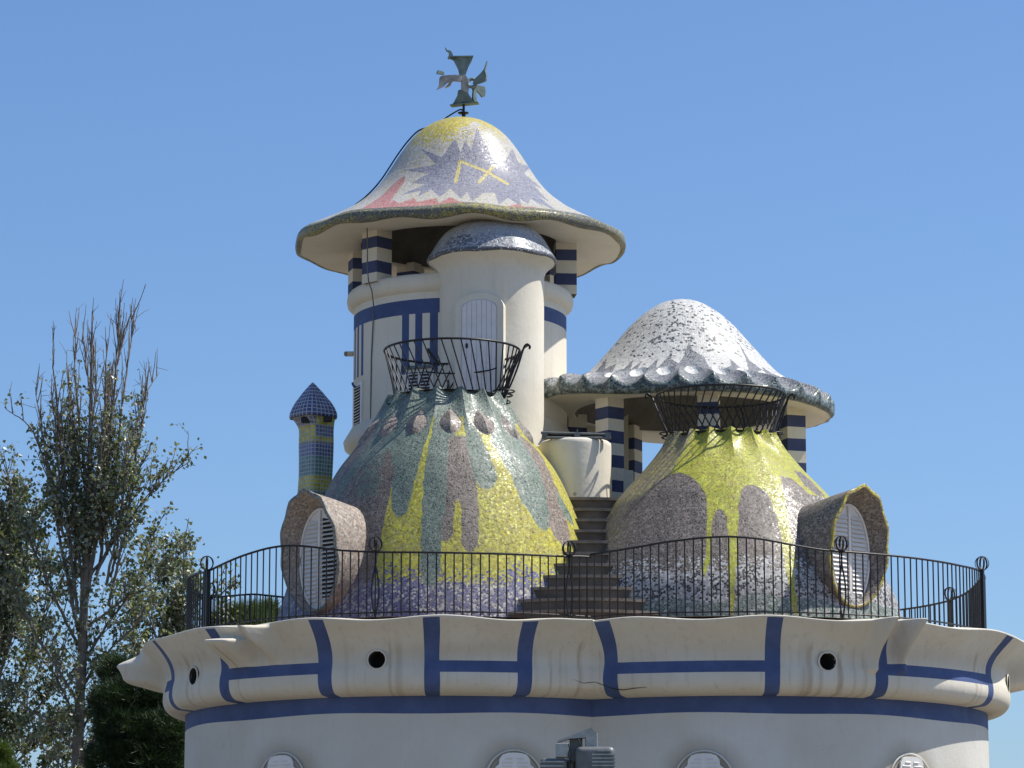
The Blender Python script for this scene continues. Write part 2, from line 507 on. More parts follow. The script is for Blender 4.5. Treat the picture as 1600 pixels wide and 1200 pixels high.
lobes = {
    'L': dict(c=XL, stripes=[-112] + aL, bars=[(-135, -112), (aL[1], aL[2]), (aL[3], aL[4]), (aL[0], aL[0] - 7)], holes=[(hL[0], 0.42), (hL[1], 0.47)],
              horns=[(nL[0], 0.46, 3.8, 'beak'), (nL[1], 0.62, 2.4, 'fin'), (-91, 0.66, 6.5, 'spout'), (-104, 0.6, 5.0, 'spout')], hollow=0.5 * (nL[0] + nL[1]) - 0.5),
    'R': dict(c=XR, stripes=aR + [100], bars=[(aR[0], aR[1]), (aR[2], aR[3]), (100, 125)], holes=[(hR[0], 0.45), (hR[1], 0.42)],
              horns=[(nR[0], 0.40, 2.2, 'drape'), (nR[1], 0.38, 1.9, 'drape'), (93, 0.80, 5.0, 'spout'), (104, 0.7, 4.0, 'spout')], hollow=0.5 * (nR[0] + nR[1])),
}
MID = (XL + XR) / 2
hole_objs = []
cornice_root = None
for key, d in lobes.items():
    c = d['c']
    edges = []
    for s in d['stripes']: edges += [R(s) - SW, R(s) + SW]
    if key == 'L': edges = [R(-150)] + edges + [None]
    else: edges = [None] + edges + [R(150)]
    cols = []                            # every column: ('a', angle) or ('j', weight towards the junction, from angle)
    for a, b in zip(edges[:-1], edges[1:]):
        if a is None or b is None:
            base = b if a is None else a
            ws = np.linspace(0, 1, 34)
            seq = [(base, w) for w in ws] if b is None else [(base, w) for w in ws[::-1]]
            cols += seq[:-1] if b is not None else seq
        else:
            n = max(3, int(abs(b - a) * RW / 0.028))
            cols += [(t, 0.0) for t in np.linspace(a, b, n)[:-1]]
    if key == 'R': cols.append((R(150), 0.0))
    ang0 = np.array([q[0] for q in cols]); wj = np.array([q[1] for q in cols])
    rad = RW + oo
    sgn = 1 if key == 'L' else -1
    thj = sgn * np.arcsin(np.clip(abs(MID - c) / rad, -1, 1))
    TH = ang0[None, :] * (1 - wj[None, :]) + thj[:, None] * wj[None, :]
    # hand-made edges: stripes waver a little
    TH = TH + 0.0016 * np.sin(9 * tt)[:, None] * np.cos(31 * ang0)[None, :] * (1 - wj)[None, :]
    T = np.repeat(tt[:, None], len(cols), 1)
    O = np.repeat(oo[:, None], len(cols), 1)
    w_up = smooth01(T, 0.5, 1.0)
    wave = 0.5 * np.sin(11 * TH + (0.6 if key == 'L' else 2.2)) + 0.5 * np.sin(17.3 * TH + 1.1)
    endw = 1 - smooth01(wj, 0.0, 0.8)[None, :] * 0.8
    O = O + w_up * 0.035 * wave * endw * (T < TLIM)
    ZZ = ZB + T * HC + smooth01(T, 0.6, 1.0) * 0.028 * np.sin(14.5 * TH + (1.5 if key == 'L' else 0.4)) * endw
    ZZ = np.where((T < 0.02), ZB + T * HC, ZZ)
    # beak-like folds pulled out of the lip
    for ha, amp, wd, kind in d['horns']:
        q = np.clip(1 - np.abs(TH - R(ha)) / R(wd), 0, 1)
        if kind == 'beak':                       # protrudes below the lip, flat lit top
            q = np.minimum(1, q * 2.4)
            g = smooth01(T, 0.36, 0.78) * (1 - smooth01(T, 0.80, 0.875))
        elif kind == 'fin':                      # sharp blade rising to the lip
            q = q ** 1.3
            g = smooth01(T, 0.38, 0.88) * (1 - smooth01(T, 0.94, 1.0))
        elif kind == 'spout':                    # long beak
            q = np.minimum(1, q * 1.9)
            g = smooth01(T, 0.36, 0.56) * (1 - 0.9 * smooth01(T, 0.74, 1.0))
        else:                                    # drape hanging from the lip
            q = q ** 1.2
            g = smooth01(T, 0.30, 0.37) * (0.30 + 0.70 * smooth01(T, 0.3, 0.95)) * (T < TLIM)
        O = O + amp * q * g
    for ha, wd in ((d['hollow'], 2.4),):
        O = O - 0.10 * np.exp(-((TH - R(ha)) / R(wd)) ** 2) * smooth01(T, 0.45, 0.8) * (T < TLIM)
    Rr = RW + O
    X = c + Rr * np.sin(TH); Yy = -Rr * np.cos(TH)
    # soft valley where the lobes meet
    other = XR if key == 'L' else XL
    d1 = -Yy
    d2 = np.sqrt(np.clip(Rr**2 - (X - other) ** 2, 0, None))
    kf = 0.34 * smooth01(T, 0.0, 0.12)
    sm = 0.5 * (d1 + d2 + np.sqrt((d1 - d2) ** 2 + kf**2))
    win = np.clip(1 - np.abs(X - MID) / 1.3, 0, 1) * (d1 > 1.5) * (T < TLIM)
    Yy = -(d1 + (np.maximum(sm, d1) - d1) * smooth01(win, 0, 0.6))
    V = np.stack([X, Yy, ZZ], -1)
    nv, nu = V.shape[:2]
    F = grid_faces(nv, nu)
    tm = 0.5 * (tt[:-1] + tt[1:])[:, None] + 0 * ang0[None, :-1]
    am = 0.5 * (TH[:-1, :-1] + TH[1:, 1:])
    mi = np.zeros((nv - 1, nu - 1), int)
    jm = (wj[:-1] + wj[1:])[None, :] * 0.5 + 0 * mi
    for s in d['stripes']:
        mi[(np.abs(0.5 * (ang0[:-1] + ang0[1:]) - R(s)) < SW)[None, :] & (jm == 0) & (tm < 0.99)] = 1
    a_mid = 0.5 * (ang0[:-1] + ang0[1:])
    for a, b in d['bars']:
        lo, hi = min(a, b), max(a, b)
        mi[((a_mid > R(lo)) & (a_mid < R(hi)))[None, :] & (tm > tb0) & (tm < tb1) & (jm == 0)] = 1
    keep = np.ones(mi.shape, bool)
    for ha, ht in d['holes']:
        dd = np.sqrt(((am - R(ha)) * (RW + 0.33)) ** 2 + ((tm - ht) * HC) ** 2)
        keep &= dd > 0.128
        hole_objs.append((c, R(ha), ZB + ht * HC))
    # run-off stains below the lip and round the pipes
    sa = TH * RW
    gs = np.random.default_rng(5 if key == 'L' else 6)
    def n1d(x, f):
        tabv = gs.uniform(-1, 1, 4096)
        return np.interp((x * f) % 4095, np.arange(4096), tabv)
    sb = sa + 30
    fine = np.clip(n1d(sb, 22) * 1.7 - 0.45, 0, 1) * np.clip(n1d(sb, 1.3) * 1.6 + 0.1, 0, 1)
    start = 0.62 + 0.25 * n1d(sb, 9)
    st = 1.5 * fine * smooth01(start - T, 0.0, 0.12) * (0.65 + 0.35 * n1d(sb, 3))
    st = st + 0.40 * np.exp(-((T - 0.62 - 0.05 * n1d(sb, 0.8)) / 0.14) ** 2) * (0.75 + 0.5 * n1d(sb, 1.1))
    st = st + 0.30 * np.exp(-((T - 0.04) / 0.06) ** 2) + 0.18 * np.clip(n1d(sb, 0.7), 0, 1) * smooth01(T, 0.7, 1.0)
    for ha, ht in d['holes']:
        da = (TH - R(ha)) * RW
        st = st + 0.9 * np.exp(-(da / 0.42) ** 2) * np.clip(n1d(sb, 24) * 1.5 - 0.35, 0, 1) * smooth01(-T, -0.85, -0.6)
    o = mesh_obj('cornice', V, F[keep.ravel()], [M['cornice'], M['blue']], house, True, mi.ravel()[keep.ravel()], attrs={'stain': np.clip(st, 0, 1).ravel()})
    d['obj'] = o
for i, (c, a, z) in enumerate(hole_objs):
    dirv = np.array([math.sin(a), -math.cos(a), 0]); tv = np.array([math.cos(a), math.sin(a), 0]); up = np.array([0, 0, 1.0])
    ang = np.linspace(0, 2 * PI, 29)
    rings = []
    for rr, off in ((0.150, 0.335), (0.148, 0.348), (0.125, 0.346), (0.122, 0.30), (0.122, 0.02), (0.001, 0.02)):
        p = np.array([c, 0, z]) + dirv * (RW + off) + rr * (np.cos(ang)[:, None] * tv + np.sin(ang)[:, None] * up)
        rings.append(p)
    par = lobes['L']['obj'] if i < 2 else lobes['R']['obj']
    mesh_obj('drain_hole', np.array(rings), grid_faces(6, 29), [M['cornice'], M['hole']], par, True, np.repeat([0, 0, 1, 1, 1], 28))
# the crack running across the right stripe
cr = [(895, 1058), (912, 1064), (930, 1062), (946, 1068), (962, 1074), (975, 1075), (990, 1073), (1010, 1072)]
pts = []
for px, py in cr:
    z = Zp(py, -RW - 0.3)
    t = (z - ZB) / HC
    rr = RW + np.interp(t, tt[:45], oo[:45])
    x = Xp(px, py, -rr * 0.93)
    y = -0.5 * (math.sqrt(rr**2 - (x - XR) ** 2) + math.sqrt(max(rr**2 - (x - XL) ** 2, 0.1)) + math.sqrt((math.sqrt(rr**2 - (x - XR) ** 2) - math.sqrt(max(rr**2 - (x - XL) ** 2, 0.1))) ** 2 + 0.34**2))
    pts.append((x, y - 0.0, z))
tube('crack', pts, [0.001, 0.004, 0.004, 0.006, 0.007, 0.006, 0.006, 0.002], M['hole'], lobes['R']['obj'], 5)

M['winrec'] = simple('stained_reveal', (0.42, 0.38, 0.29), 0.9, var=0.35, scale=5)
# arched windows low on the wall
for i, (cx, a, zt) in enumerate(win_at):
    out = np.array([math.sin(a), -math.cos(a), 0]); tv = np.array([math.cos(a), math.sin(a), 0]); up = np.array([0, 0, 1.0])
    o0 = np.array([cx, 0, 0]) + out * RW
    wroot = mesh_obj('window', *prism_arrays([(math.sin(q) * 0.40, -0.45 + math.cos(q) * 0.45 - 0.02) for q in np.linspace(-PI / 2, PI / 2, 15)] + [(0.40, -1.6), (-0.40, -1.6)], o0 + up * zt, tv, up, out, -0.12, 0.006), M['winrec'], house)
    ring = [(math.sin(q) * 0.43, -0.45 + math.cos(q) * 0.46) for q in np.linspace(-PI / 2, PI / 2, 25)]
    ring = [(-0.43, -1.6)] + ring + [(0.43, -1.6)]
    tube('frame', [o0 + up * (zt + q[1]) + tv * q[0] + out * 0.01 for q in ring], 0.016, M['wall'], wroot, 6)
    top = [(0.0, -0.03), (0.10, -0.035), (0.18, -0.06), (0.225, -0.12), (0.235, -0.20), (0.285, -0.24), (0.30, -0.32), (0.30, -1.55)]
    poly = [(-x, y) for x, y in top[::-1]] + top[1:]
    mesh_obj('shutter', *prism_arrays(poly, o0 + up * zt, tv, up, out, 0.016, 0.05), M['white'], wroot)
    for sx in (-1, 1):
        for k in range(26):
            yy = -0.115 - 0.055 * k
            wd = 0.10 if k == 0 else 0.155
            if k > 3: wd = 0.17
            ax = np.array([tv, (out * 0.8 - up * 0.6), (out * 0.6 + up * 0.8)])
            box('slat', o0 + up * (zt + yy) + tv * sx * (0.035 + wd / 2) + out * 0.052, (wd, 0.030, 0.008), M['white'], wroot, ax)

# ================================================================== mosaic colours
GREEN = (0.075, 0.125, 0.092); BROWN = (0.105, 0.078, 0.058); YEL = (0.40, 0.365, 0.03); BLUE = (0.15, 0.15, 0.25)
DARK = (0.035, 0.035, 0.035); PALE = (0.50, 0.48, 0.43); TEAL = (0.085, 0.14, 0.115)
def paint_arrays(shape, a, b=None, p=0.0):
    cA = np.empty(shape + (4,)); cA[:] = C4(a)
    cB = np.empty(shape + (4,)); cB[:] = C4(b if b is not None else a)
    return cA, cB, np.full(shape, float(p))
def fill(mask, cA, cB, pr, a, b=None, p=0.0):
    cA[mask] = C4(a); cB[mask] = C4(b if b is not None else a); pr[mask] = p

def mosaic_obj(name, V, mat, parent, cols, faces=None):
    cA, cB, pr = cols
    nv, nu = V.shape[:2]
    return mesh_obj(name, V, grid_faces(nv, nu), mat, parent, True, attrs={'cA': cA.reshape(-1, 4), 'cB': cB.reshape(-1, 4), 'pr': pr.ravel()})

# ------------------------------------------------------------------ left dome
dome1 = thing('mosaic_dome', 'green, brown and yellow dripping mosaic dome left of the staircase', 'dome', (XL, 0, Z0))
rows = [(620, 84), (626, 88), (640, 97), (660, 111), (690, 133), (708, 147), (735, 168), (764, 185), (781, 193), (803, 203), (850, 223), (900, 241), (965, 262), (1020, 275)]
pr1 = profile(rows, 0)
pf = catmull(pr1, 240)
th = thetas(620, 120)
V = lathe_grid(XL, 0, pf, th)
z = V[..., 2]; TH = np.repeat(th[None, :], len(pf), 0)
rr = np.repeat(pf[:, 0][:, None], len(th), 1)
zt, zb = pf[0, 1], Zp(698, 0)
fl = np.clip((z - zb) / (zt - zb), 0, 1)
NF = 15; PH = R(3.5)
ridge = 1 - np.abs(np.sin(NF * (TH - PH) / 2 + PI / 2))
dr = 0.015 * lump(TH, z) + 0.14 * fl**1.1 * (ridge - 0.35)
# leaf-shaped bosses between the folds
zc = Zp(680, 0)
k = np.round((TH - PH) / (2 * PI / NF))
dx = (TH - PH - k * 2 * PI / NF) * rr; dz = z - zc
hh = np.where(dz > 0, 0.24, 0.21)
vv = np.clip(dz / hh, -1, 1)
wl = 0.18 * np.where(dz > 0, np.clip(1 - vv, 0, 1) ** 0.75, np.sqrt(np.clip(1 - vv**2, 0, 1)))
leaf = (np.abs(dx) < wl) & (np.abs(dz) < hh)
dr = dr + np.where(leaf, 0.10 * (1 - np.abs(dx) / np.maximum(wl, 1e-3)) * (1 - vv**2) - 0.008, 0)
zi = np.arange(len(pf))[:, None]
V[..., 0] = XL + (rr + dr) * np.sin(TH); V[..., 1] = -(rr + dr) * np.cos(TH)
V[0, :, 2] += 0.03 * ridge[0] - 0.02
px, py = proj(V)
front = np.abs(TH) < R(100)
cols = paint_arrays(TH.shape, YEL, (0.33, 0.29, 0.06), 0.25)
cA, cB, pr = cols
px = px + 0.7 * np.sin(py * 0.21); 
fill(TH < R(-24), cA, cB, pr, BROWN, (0.17, 0.14, 0.115), 0.35)
fill((TH < R(-30)) & (np.sin(9 * TH + 0.8 * z) > 0.55) & (z > Zp(800, 0)), cA, cB, pr, GREEN, BROWN, 0.3)
ge = [(600, 640), (677, 640), (674, 664), (662, 700), (650, 742), (640, 785), (634, 803), (622, 809), (613, 800), (611, 770), (616, 730), (606, 700), (560, 735), (528, 775), (515, 800), (530, 755), (570, 700), (590, 670)]
yl = [(674, 664), (662, 700), (650, 742), (640, 785), (634, 803), (622, 810), (611, 812), (603, 843), (597, 863), (590, 905), (660, 915), (660, 804), (664, 745), (669, 700), (679, 662)]
fill(front & inpoly(px, py, yl), cA, cB, pr, YEL, (0.40, 0.37, 0.10), 0.25)
fill(front & inpoly(px, py, ge), cA, cB, pr, GREEN, (0.13, 0.18, 0.14), 0.3)
g2 = [(679, 640), (710, 640), (712, 690), (702, 720), (698, 760), (696, 803), (690, 840), (688, 890), (680, 915), (664, 915), (657, 890), (658, 840), (659, 803), (662, 745), (669, 700), (677, 664)]
br = [(702, 682), (730, 680), (738, 720), (745, 760), (748, 800), (748, 850), (738, 862), (726, 860), (721, 845), (721, 800), (718, 782), (712, 782), (709, 800), (708, 835), (700, 846), (690, 844), (689, 830), (696, 790), (698, 745)]
g3 = [(722, 640), (742, 650), (748, 675), (762, 705), (772, 730), (777, 748), (772, 760), (762, 765), (750, 762), (740, 745), (735, 720), (728, 685)]
g4 = [(765, 640), (800, 650), (816, 690), (839, 727), (852, 764), (857, 800), (858, 822), (852, 830), (842, 824), (827, 800), (813, 780), (800, 745), (782, 715), (768, 690)]
b4 = [(812, 680), (816, 690), (839, 727), (852, 764), (857, 800), (858, 822), (866, 838), (880, 852), (893, 852), (886, 812), (871, 765), (850, 718), (832, 695)]
g5 = [(868, 765), (880, 782), (893, 808), (898, 822), (882, 808), (873, 788)]
y2 = [(737, 655), (744, 652), (752, 668), (768, 700), (782, 715), (800, 745), (790, 760), (776, 735), (762, 705), (748, 675)]
for poly, a, b, p in ((g2, GREEN, (0.13, 0.18, 0.14), 0.3), (br, BROWN, (0.18, 0.145, 0.12), 0.3), (g3, GREEN, (0.14, 0.19, 0.15), 0.3), (y2, YEL, PALE, 0.1), (g4, (0.09, 0.145, 0.11), (0.16, 0.21, 0.17), 0.35), (b4, (0.15, 0.11, 0.085), (0.23, 0.18, 0.15), 0.3), (g5, GREEN, (0.13, 0.18, 0.14), 0.3)):
    fill(front & inpoly(px, py, poly), cA, cB, pr, a, b, p)
fill((z > Zp(672, 0)) & ~(front & (inpoly(px, py, y2) | inpoly(px, py, yl))), cA, cB, pr, (0.075, 0.125, 0.095), (0.15, 0.20, 0.16), 0.3)
fill(leaf, cA, cB, pr, (0.15, 0.115, 0.09), (0.26, 0.21, 0.18), 0.4)
fill(leaf & (dx < 0), cA, cB, pr, (0.10, 0.085, 0.07), (0.18, 0.15, 0.13), 0.3)  # shade painted in: left half darker, right half stays paler as if lit
# blue tiles rising from the foot
zb1, zb0 = Zp(872, -2.3), Zp(922, -2.3)
foot = (z < zb1 + 0.05 * np.sin(11 * TH)) 
pb = 1 - smooth01(z + 0.07 * np.sin(9 * TH) + 0.05 * np.sin(23 * TH), zb0, zb1)
sel = foot & ~(front & inpoly(px, py, g2))
cB[sel] = C4((0.11, 0.11, 0.215)); pr[sel] = 0.72 * pb[sel]
wp = smooth01(-z, -Zp(905, -2.3), -Zp(925, -2.3))[..., None]
cA[sel] = (cA * (1 - 0.85 * wp) + C4((0.42, 0.40, 0.40)) * 0.85 * wp)[sel]
mosaic_obj('mosaic_shell', V, M['mos'], dome1, cols)
lathe('balcony_floor', XL, 0, [(0.9, zt - 0.03), (0.001, zt - 0.02)], M['concrete'], dome1, 40)

# ------------------------------------------------------------------ right dome
dome2 = thing('mosaic_dome', 'yellow mosaic dome with rounded brown patches right of the staircase', 'dome', (XR, 0, Z0))
rows = [(681, 77), (687, 81), (700, 90), (713, 101), (739, 126), (765, 151), (788, 171), (807, 184), (837, 205), (870, 227), (892, 241), (937, 266), (965, 274), (1020, 288)]
pf2 = catmull(profile(rows, 0), 230)
V = lathe_grid(XR, 0, pf2, th)
z = V[..., 2]; TH = np.repeat(th[None, :], len(pf2), 0)
rr = np.repeat(pf2[:, 0][:, None], len(th), 1)
zt2, zb = pf2[0, 1], Zp(745, 0)
fl = np.clip((z - zb) / (zt2 - zb), 0, 1)
NF2 = 16
ridge = 1 - np.abs(np.sin(NF2 * (TH - R(5)) / 2))
dr = 0.012 * lump(TH, z, 1, 2.0) + 0.14 * fl**1.2 * (ridge - 0.35)
rad = rr + dr
# the side towards the stairs is drawn in
xl = -1.87
xx = rad * np.sin(TH)
lim = xl + 0.30 * (1 - np.exp((xx - xl) / 0.9 * (xx < xl))) * 0
f = np.where(xx < xl, (xl - 0.12 * (1 - np.exp(-(xl - xx) / 0.25))) / np.minimum(xx, -1e-3), 1.0)
f = np.where((TH < 0) & (TH > -PI), f, 1.0)
V[..., 0] = XR + rad * f * np.sin(TH); V[..., 1] = -rad * np.cos(TH)
V[0, :, 2] += 0.03 * ridge[0] - 0.015
px, py = proj(V)
px = px + 0.6 * np.sin(py * 0.2)
cols = paint_arrays(TH.shape, (0.36, 0.365, 0.02), (0.37, 0.33, 0.05), 0.3)
cA, cB, pr = cols
zw = Zp(893, -2.4)
b1 = [(1003, 776), (1030, 752), (1048, 741), (1062, 738), (1078, 744), (1092, 755), (1101, 770), (1105, 787), (1104, 850), (1101, 895), (1085, 930), (900, 930), (900, 800), (955, 803), (970, 790)]
b1b = [(900, 840), (940, 770), (985, 762), (1015, 738), (1020, 742), (990, 775), (970, 800), (950, 860)]
b2 = [(1107, 900), (1111, 853), (1113, 812), (1118, 799), (1125, 795), (1131, 799), (1135, 808), (1138, 833), (1138, 870), (1136, 930), (1107, 930)]
b3 = [(1153, 930), (1153, 853), (1154, 790), (1157, 770), (1164, 759), (1178, 757), (1197, 767), (1208, 790), (1217, 820), (1223, 853), (1228, 885), (1226, 930)]
b4 = [(1219, 744), (1235, 747), (1255, 762), (1276, 785), (1300, 830), (1300, 930), (1252, 930), (1240, 860), (1231, 800), (1224, 770)]
b5 = [(1240, 736), (1250, 737), (1268, 752), (1289, 775), (1278, 775), (1257, 758)]
front = np.abs(TH) < R(100)
stream = front & (inpoly(px, py, [(1139, 800), (1152, 800), (1150, 870), (1147, 960), (1140, 960), (1139, 880)]) | inpoly(px, py, [(1222, 850), (1230, 850), (1240, 900), (1248, 960), (1240, 960), (1230, 900)]) | inpoly(px, py, [(1104, 850), (1110, 850), (1105, 890), (1100, 905), (1099, 890)]))
fill(TH < R(-38), cA, cB, pr, (0.20, 0.16, 0.09), (0.32, 0.29, 0.09), 0.4)
fill((TH > R(42)) & (z < Zp(790, 0)), cA, cB, pr, BROWN, PALE, 0.35)
for poly in (b1, b2, b3, b4, b5):
    fill(front & inpoly(px, py, poly) & ~stream, cA, cB, pr, (0.095, 0.070, 0.055), (0.20, 0.16, 0.135), 0.28)
low = z < zw + 0.06 * np.sin(7 * TH + 1) + 0.04 * np.sin(19 * TH)
m = low & ~stream
fill(m, cA, cB, pr, (0.40, 0.40, 0.39), DARK, 0.42)
t = smooth01(-z, -Zp(870, -2.4), -Zp(905, -2.4))
mm = (z < Zp(868, -2.4)) & ~low & ~stream
cB[mm] = C4((0.46, 0.46, 0.45)); pr[mm] = np.maximum(pr[mm], 0.75 * t[mm])
zg = Zp(938, -2.4) + 0.05 * np.sin(8 * TH) + 0.04 * np.sin(17 * TH)
m = (z < zg) & ~stream
fill(m, cA, cB, pr, TEAL, (0.30, 0.33, 0.30), 0.35)
mosaic_obj('mosaic_shell', V, M['mos'], dome2, cols)
lathe('balcony_floor', XR, 0, [(0.82, zt2 - 0.03), (0.001, zt2 - 0.02)], M['concrete'], dome2, 40)

# ------------------------------------------------------------------ hooded oval windows on the domes
def dormer(root, cx, az, rho, zc, hood_cols, rim_cols, side):
    out = np.array([math.sin(az), -math.cos(az), 0]); tv = np.array([math.cos(az), math.sin(az), 0]); up = np.array([0, 0, 1.0])
    o0 = np.array([cx, 0, zc]) + out * rho
    psi = np.linspace(0, 2 * PI, 121)                   # 0 at the top
    sx, cz = np.sin(psi), np.cos(psi)
    def ring(off, a, bt, bb, lean=0.0, fac=0.0, tilt=0.0):
        q = np.where(cz > 0, bt, bb)
        wob = fac * (np.abs(((psi / (2 * PI) * 11) % 1) - 0.5) - 0.25)
        wob = wob * smooth01(cz, -0.6, 0.2)
        x = (a + wob) * sx; zz = (q + wob) * cz
        return o0 + tv * x[:, None] + up * (zz + lean)[:, None] + out * (off + tilt * cz)[:, None]
    # outer skin, rim, inner skin back to the shutter
    ROW = [ring(-1.3, 0.50, 0.80, 0.78), ring(-0.7, 0.56, 0.86, 0.82, 0.0), ring(-0.25, 0.60, 0.94, 0.84, 0, 0.0, 0.03), ring(0.05, 0.62, 0.985, 0.82, 0, 0.05, 0.07),
           ring(0.145, 0.64, 1.02, 0.82, 0, 0.10, 0.12), ring(0.15, 0.595, 0.965, 0.785, 0, 0.10, 0.12), ring(0.10, 0.56, 0.92, 0.775, 0, 0.05, 0.08), ring(-0.02, 0.47, 0.82, 0.765, 0, 0.0, 0.02), ring(-0.09, 0.43, 0.775, 0.76)]
    V = np.array(ROW)
    # more rows between for the painted tiles
    VV = []
    for i in range(len(V) - 1):
        n = 10 if i in (1, 2, 6) else 4
        for s in np.linspace(0, 1, n, endpoint=False): VV.append(V[i] * (1 - s) + V[i + 1] * s)
    VV.append(V[-1]); V = np.array(VV)
    nrim0, nrim1 = 4 + 10 + 10 + 4, 4 + 10 + 10 + 4 + 4
    shp = V.shape[:2]
    cols = paint_arrays(shp, *hood_cols)
    for a, (c0, c1, p) in ((slice(nrim0 - 1, nrim1 + 1), rim_cols),):
        cols[0][a] = C4(c0); cols[1][a] = C4(c1); cols[2][a] = p
    lowm = V[..., 2] < zc - 0.45
    hood = mosaic_obj('dormer_hood', V, M['mos'], root, cols)
    # shutter: oval board of two leaves, stile between, tilted slats
    el = [(math.sin(q) * 0.44, math.cos(q) * 0.78) for q in np.linspace(0, 2 * PI, 48, endpoint=False)]
    sh = mesh_obj('shutter', *prism_arrays(el, o0, tv, up, out, -0.14, -0.085), M['white'], root)
    tube('frame', [o0 + tv * x * 0.965 + up * y_ * 0.975 + out * -0.07 for x, y_ in el], 0.022, M['white'], sh, 6, True)
    v, f = merge([box_arrays(o0 + out * -0.065, (0.05, 0.03, 1.50), np.array([tv, out, up]))])
    mesh_obj('stile', v, f, M['white'], sh)
    if side < 0:
        mesh_obj('dark_backing', *prism_arrays([(0.05, -0.60), (0.24, -0.60), (0.36, -0.3), (0.37, 0.0), (0.36, 0.3), (0.24, 0.58), (0.05, 0.62)], o0, tv, up, out, -0.1, -0.0815), M['hole'], sh)  # solid near-black panel, stands in for the shade behind the open slats
    for sgn in (-1, 1):
        for k in range(19):
            zz = -0.63 + k * 0.066
            xm = 0.44 * math.sqrt(max(0, 1 - (zz / 0.78) ** 2)) - 0.06
            if xm < 0.10: continue
            w = min(xm, 0.40) - 0.045
            c_, s_ = (0.45, 0.89) if (side > 0 or sgn < 0) else (0.85, 0.53)
            ax = np.array([tv, out * c_ - up * s_, out * s_ + up * c_])
            box('slat', o0 + tv * sgn * (0.045 + w / 2) + up * zz + out * -0.062, (w, 0.052, 0.009), M['white'], sh, ax)
dormer(dome1, XL, R(-44), 2.78, Zp(873, -1.95), ((0.24, 0.185, 0.145), (0.36, 0.30, 0.25), 0.35), ((0.10, 0.13, 0.12), (0.20, 0.18, 0.15), 0.5), -1)
dormer(dome2, XR, R(41), 2.76, Zp(866, -2.05), ((0.115, 0.09, 0.072), (0.26, 0.22, 0.18), 0.30), ((0.42, 0.36, 0.05), (0.24, 0.18, 0.08), 0.35), 1)

# ================================================================== lookout tower with the tall bell roof
tower = thing('lookout_tower', 'tall cream round tower with blue stripes under a wide bell-shaped mosaic roof', 'tower', (XT, YT, Z0))
k5 = sc(500, YT)
# shaft with a blue band; rows are heights on the axis
zs = [(Z0, 0), (Zp(700, YT), 0), (Zp(522, YT), 0), (Zp(500, YT), 1), (Zp(488, YT), 0)]
TA = np.unique(np.concatenate([np.linspace(-PI, PI, 181)] + [[R(a)] for a in ()]))
RT = 166 * k5
# painted upright stripes: angle ranges under the band
def ang_at(px): return math.asin(max(-1, min(1, (px - 719) / 167.0)))
str_a = [(ang_at(632.5), ang_at(643.5)), (ang_at(653), ang_at(664)), (ang_at(675.5), ang_at(688)), (R(-79), R(-75.5)), (R(-72), R(-69)), (R(-65.5), R(-62.5))]
TA = np.unique(np.round(np.concatenate([np.linspace(-PI, PI, 181)] + [np.array(q) for q in str_a]), 5))
zlow = [Zp(612, YT), Zp(612, YT), Zp(612, YT), Zp(600, YT), Zp(600, YT), Zp(600, YT)]
zgrid = np.array([Z0, Zp(700, YT), Zp(612, YT), Zp(600, YT), Zp(560, YT), Zp(521, YT), Zp(499, YT), Zp(488, YT)])
V = lathe_grid(XT, YT, [(RT * 1.008 if z < Zp(695, YT) else RT, z) for z in zgrid], TA)
mi = np.zeros((len(zgrid) - 1, len(TA) - 1), int)
am = 0.5 * (TA[:-1] + TA[1:]); zm = 0.5 * (zgrid[:-1] + zgrid[1:])
mi[5, :] = 1
for (a, b), zl in zip(str_a, zlow):
    mi[np.ix_((zm > zl) & (zm < zgrid[6]), (am > a) & (am < b))] = 1
mesh_obj('shaft', V, grid_faces(len(zgrid), len(TA)), [M['plaster'], M['blue']], tower, True, mi.ravel())
lathe('parapet', XT, YT, profile([(489, 165), (487, 170), (482, 175.5), (474, 177), (466, 175.5), (462, 172), (461, 166), (464, 158), (475, 157)], YT), M['plaster'], tower, 96)
lathe('loggia_floor', XT, YT, profile([(480, 166), (480, 0.1)], YT), M['plaster'], tower, 48)
lathe('foot_moulding', XT, YT, profile([(668, 166.5), (684, 176), (694, 182), (704, 180), (712, 170), (716, 160)], YT), M['plaster'], tower, 96)
def pillar(root, cx, cy, rad, a, half, ztop, zbot, bands, rot=PI / 4):
    x, y = cx + rad * math.sin(a), cy - rad * math.cos(a)
    zz = [zbot] + [q for b in bands for q in b] + [ztop]
    zz = sorted(set(z for z in zz if zbot <= z <= ztop))
    ca = [rot - a + q * PI / 2 for q in range(4)]
    V = np.array([[[x + half * 1.414 * math.cos(c), y + half * 1.414 * math.sin(c), z] for c in ca] for z in zz])
    F = grid_faces(len(zz), 4, True)
    mi = []
    for z0, z1 in zip(zz[:-1], zz[1:]):
        m = 0.5 * (z0 + z1)
        mi += [1 if any(b0 < m < b1 for b0, b1 in bands) else 0] * 4
    return mesh_obj('pillar', V, F, [M['plaster'], M['navy2']], root, False, mi)
M['navy2'] = plaster('navy_pillar_paint', (0.055, 0.07, 0.155), streak=0.1, rough=0.7, chips=0.3)
bt = [(Zp(414, YT), Zp(397, YT)), (Zp(452, YT), Zp(434, YT))]
for a in (-50, -106, -150, 22, 84, 124, 172):
    pillar(tower, XT, YT, 165 * k5, R(a), 0.175, Zp(383, YT), Zp(466, YT), bt, R(42) if a == -50 else PI / 4)

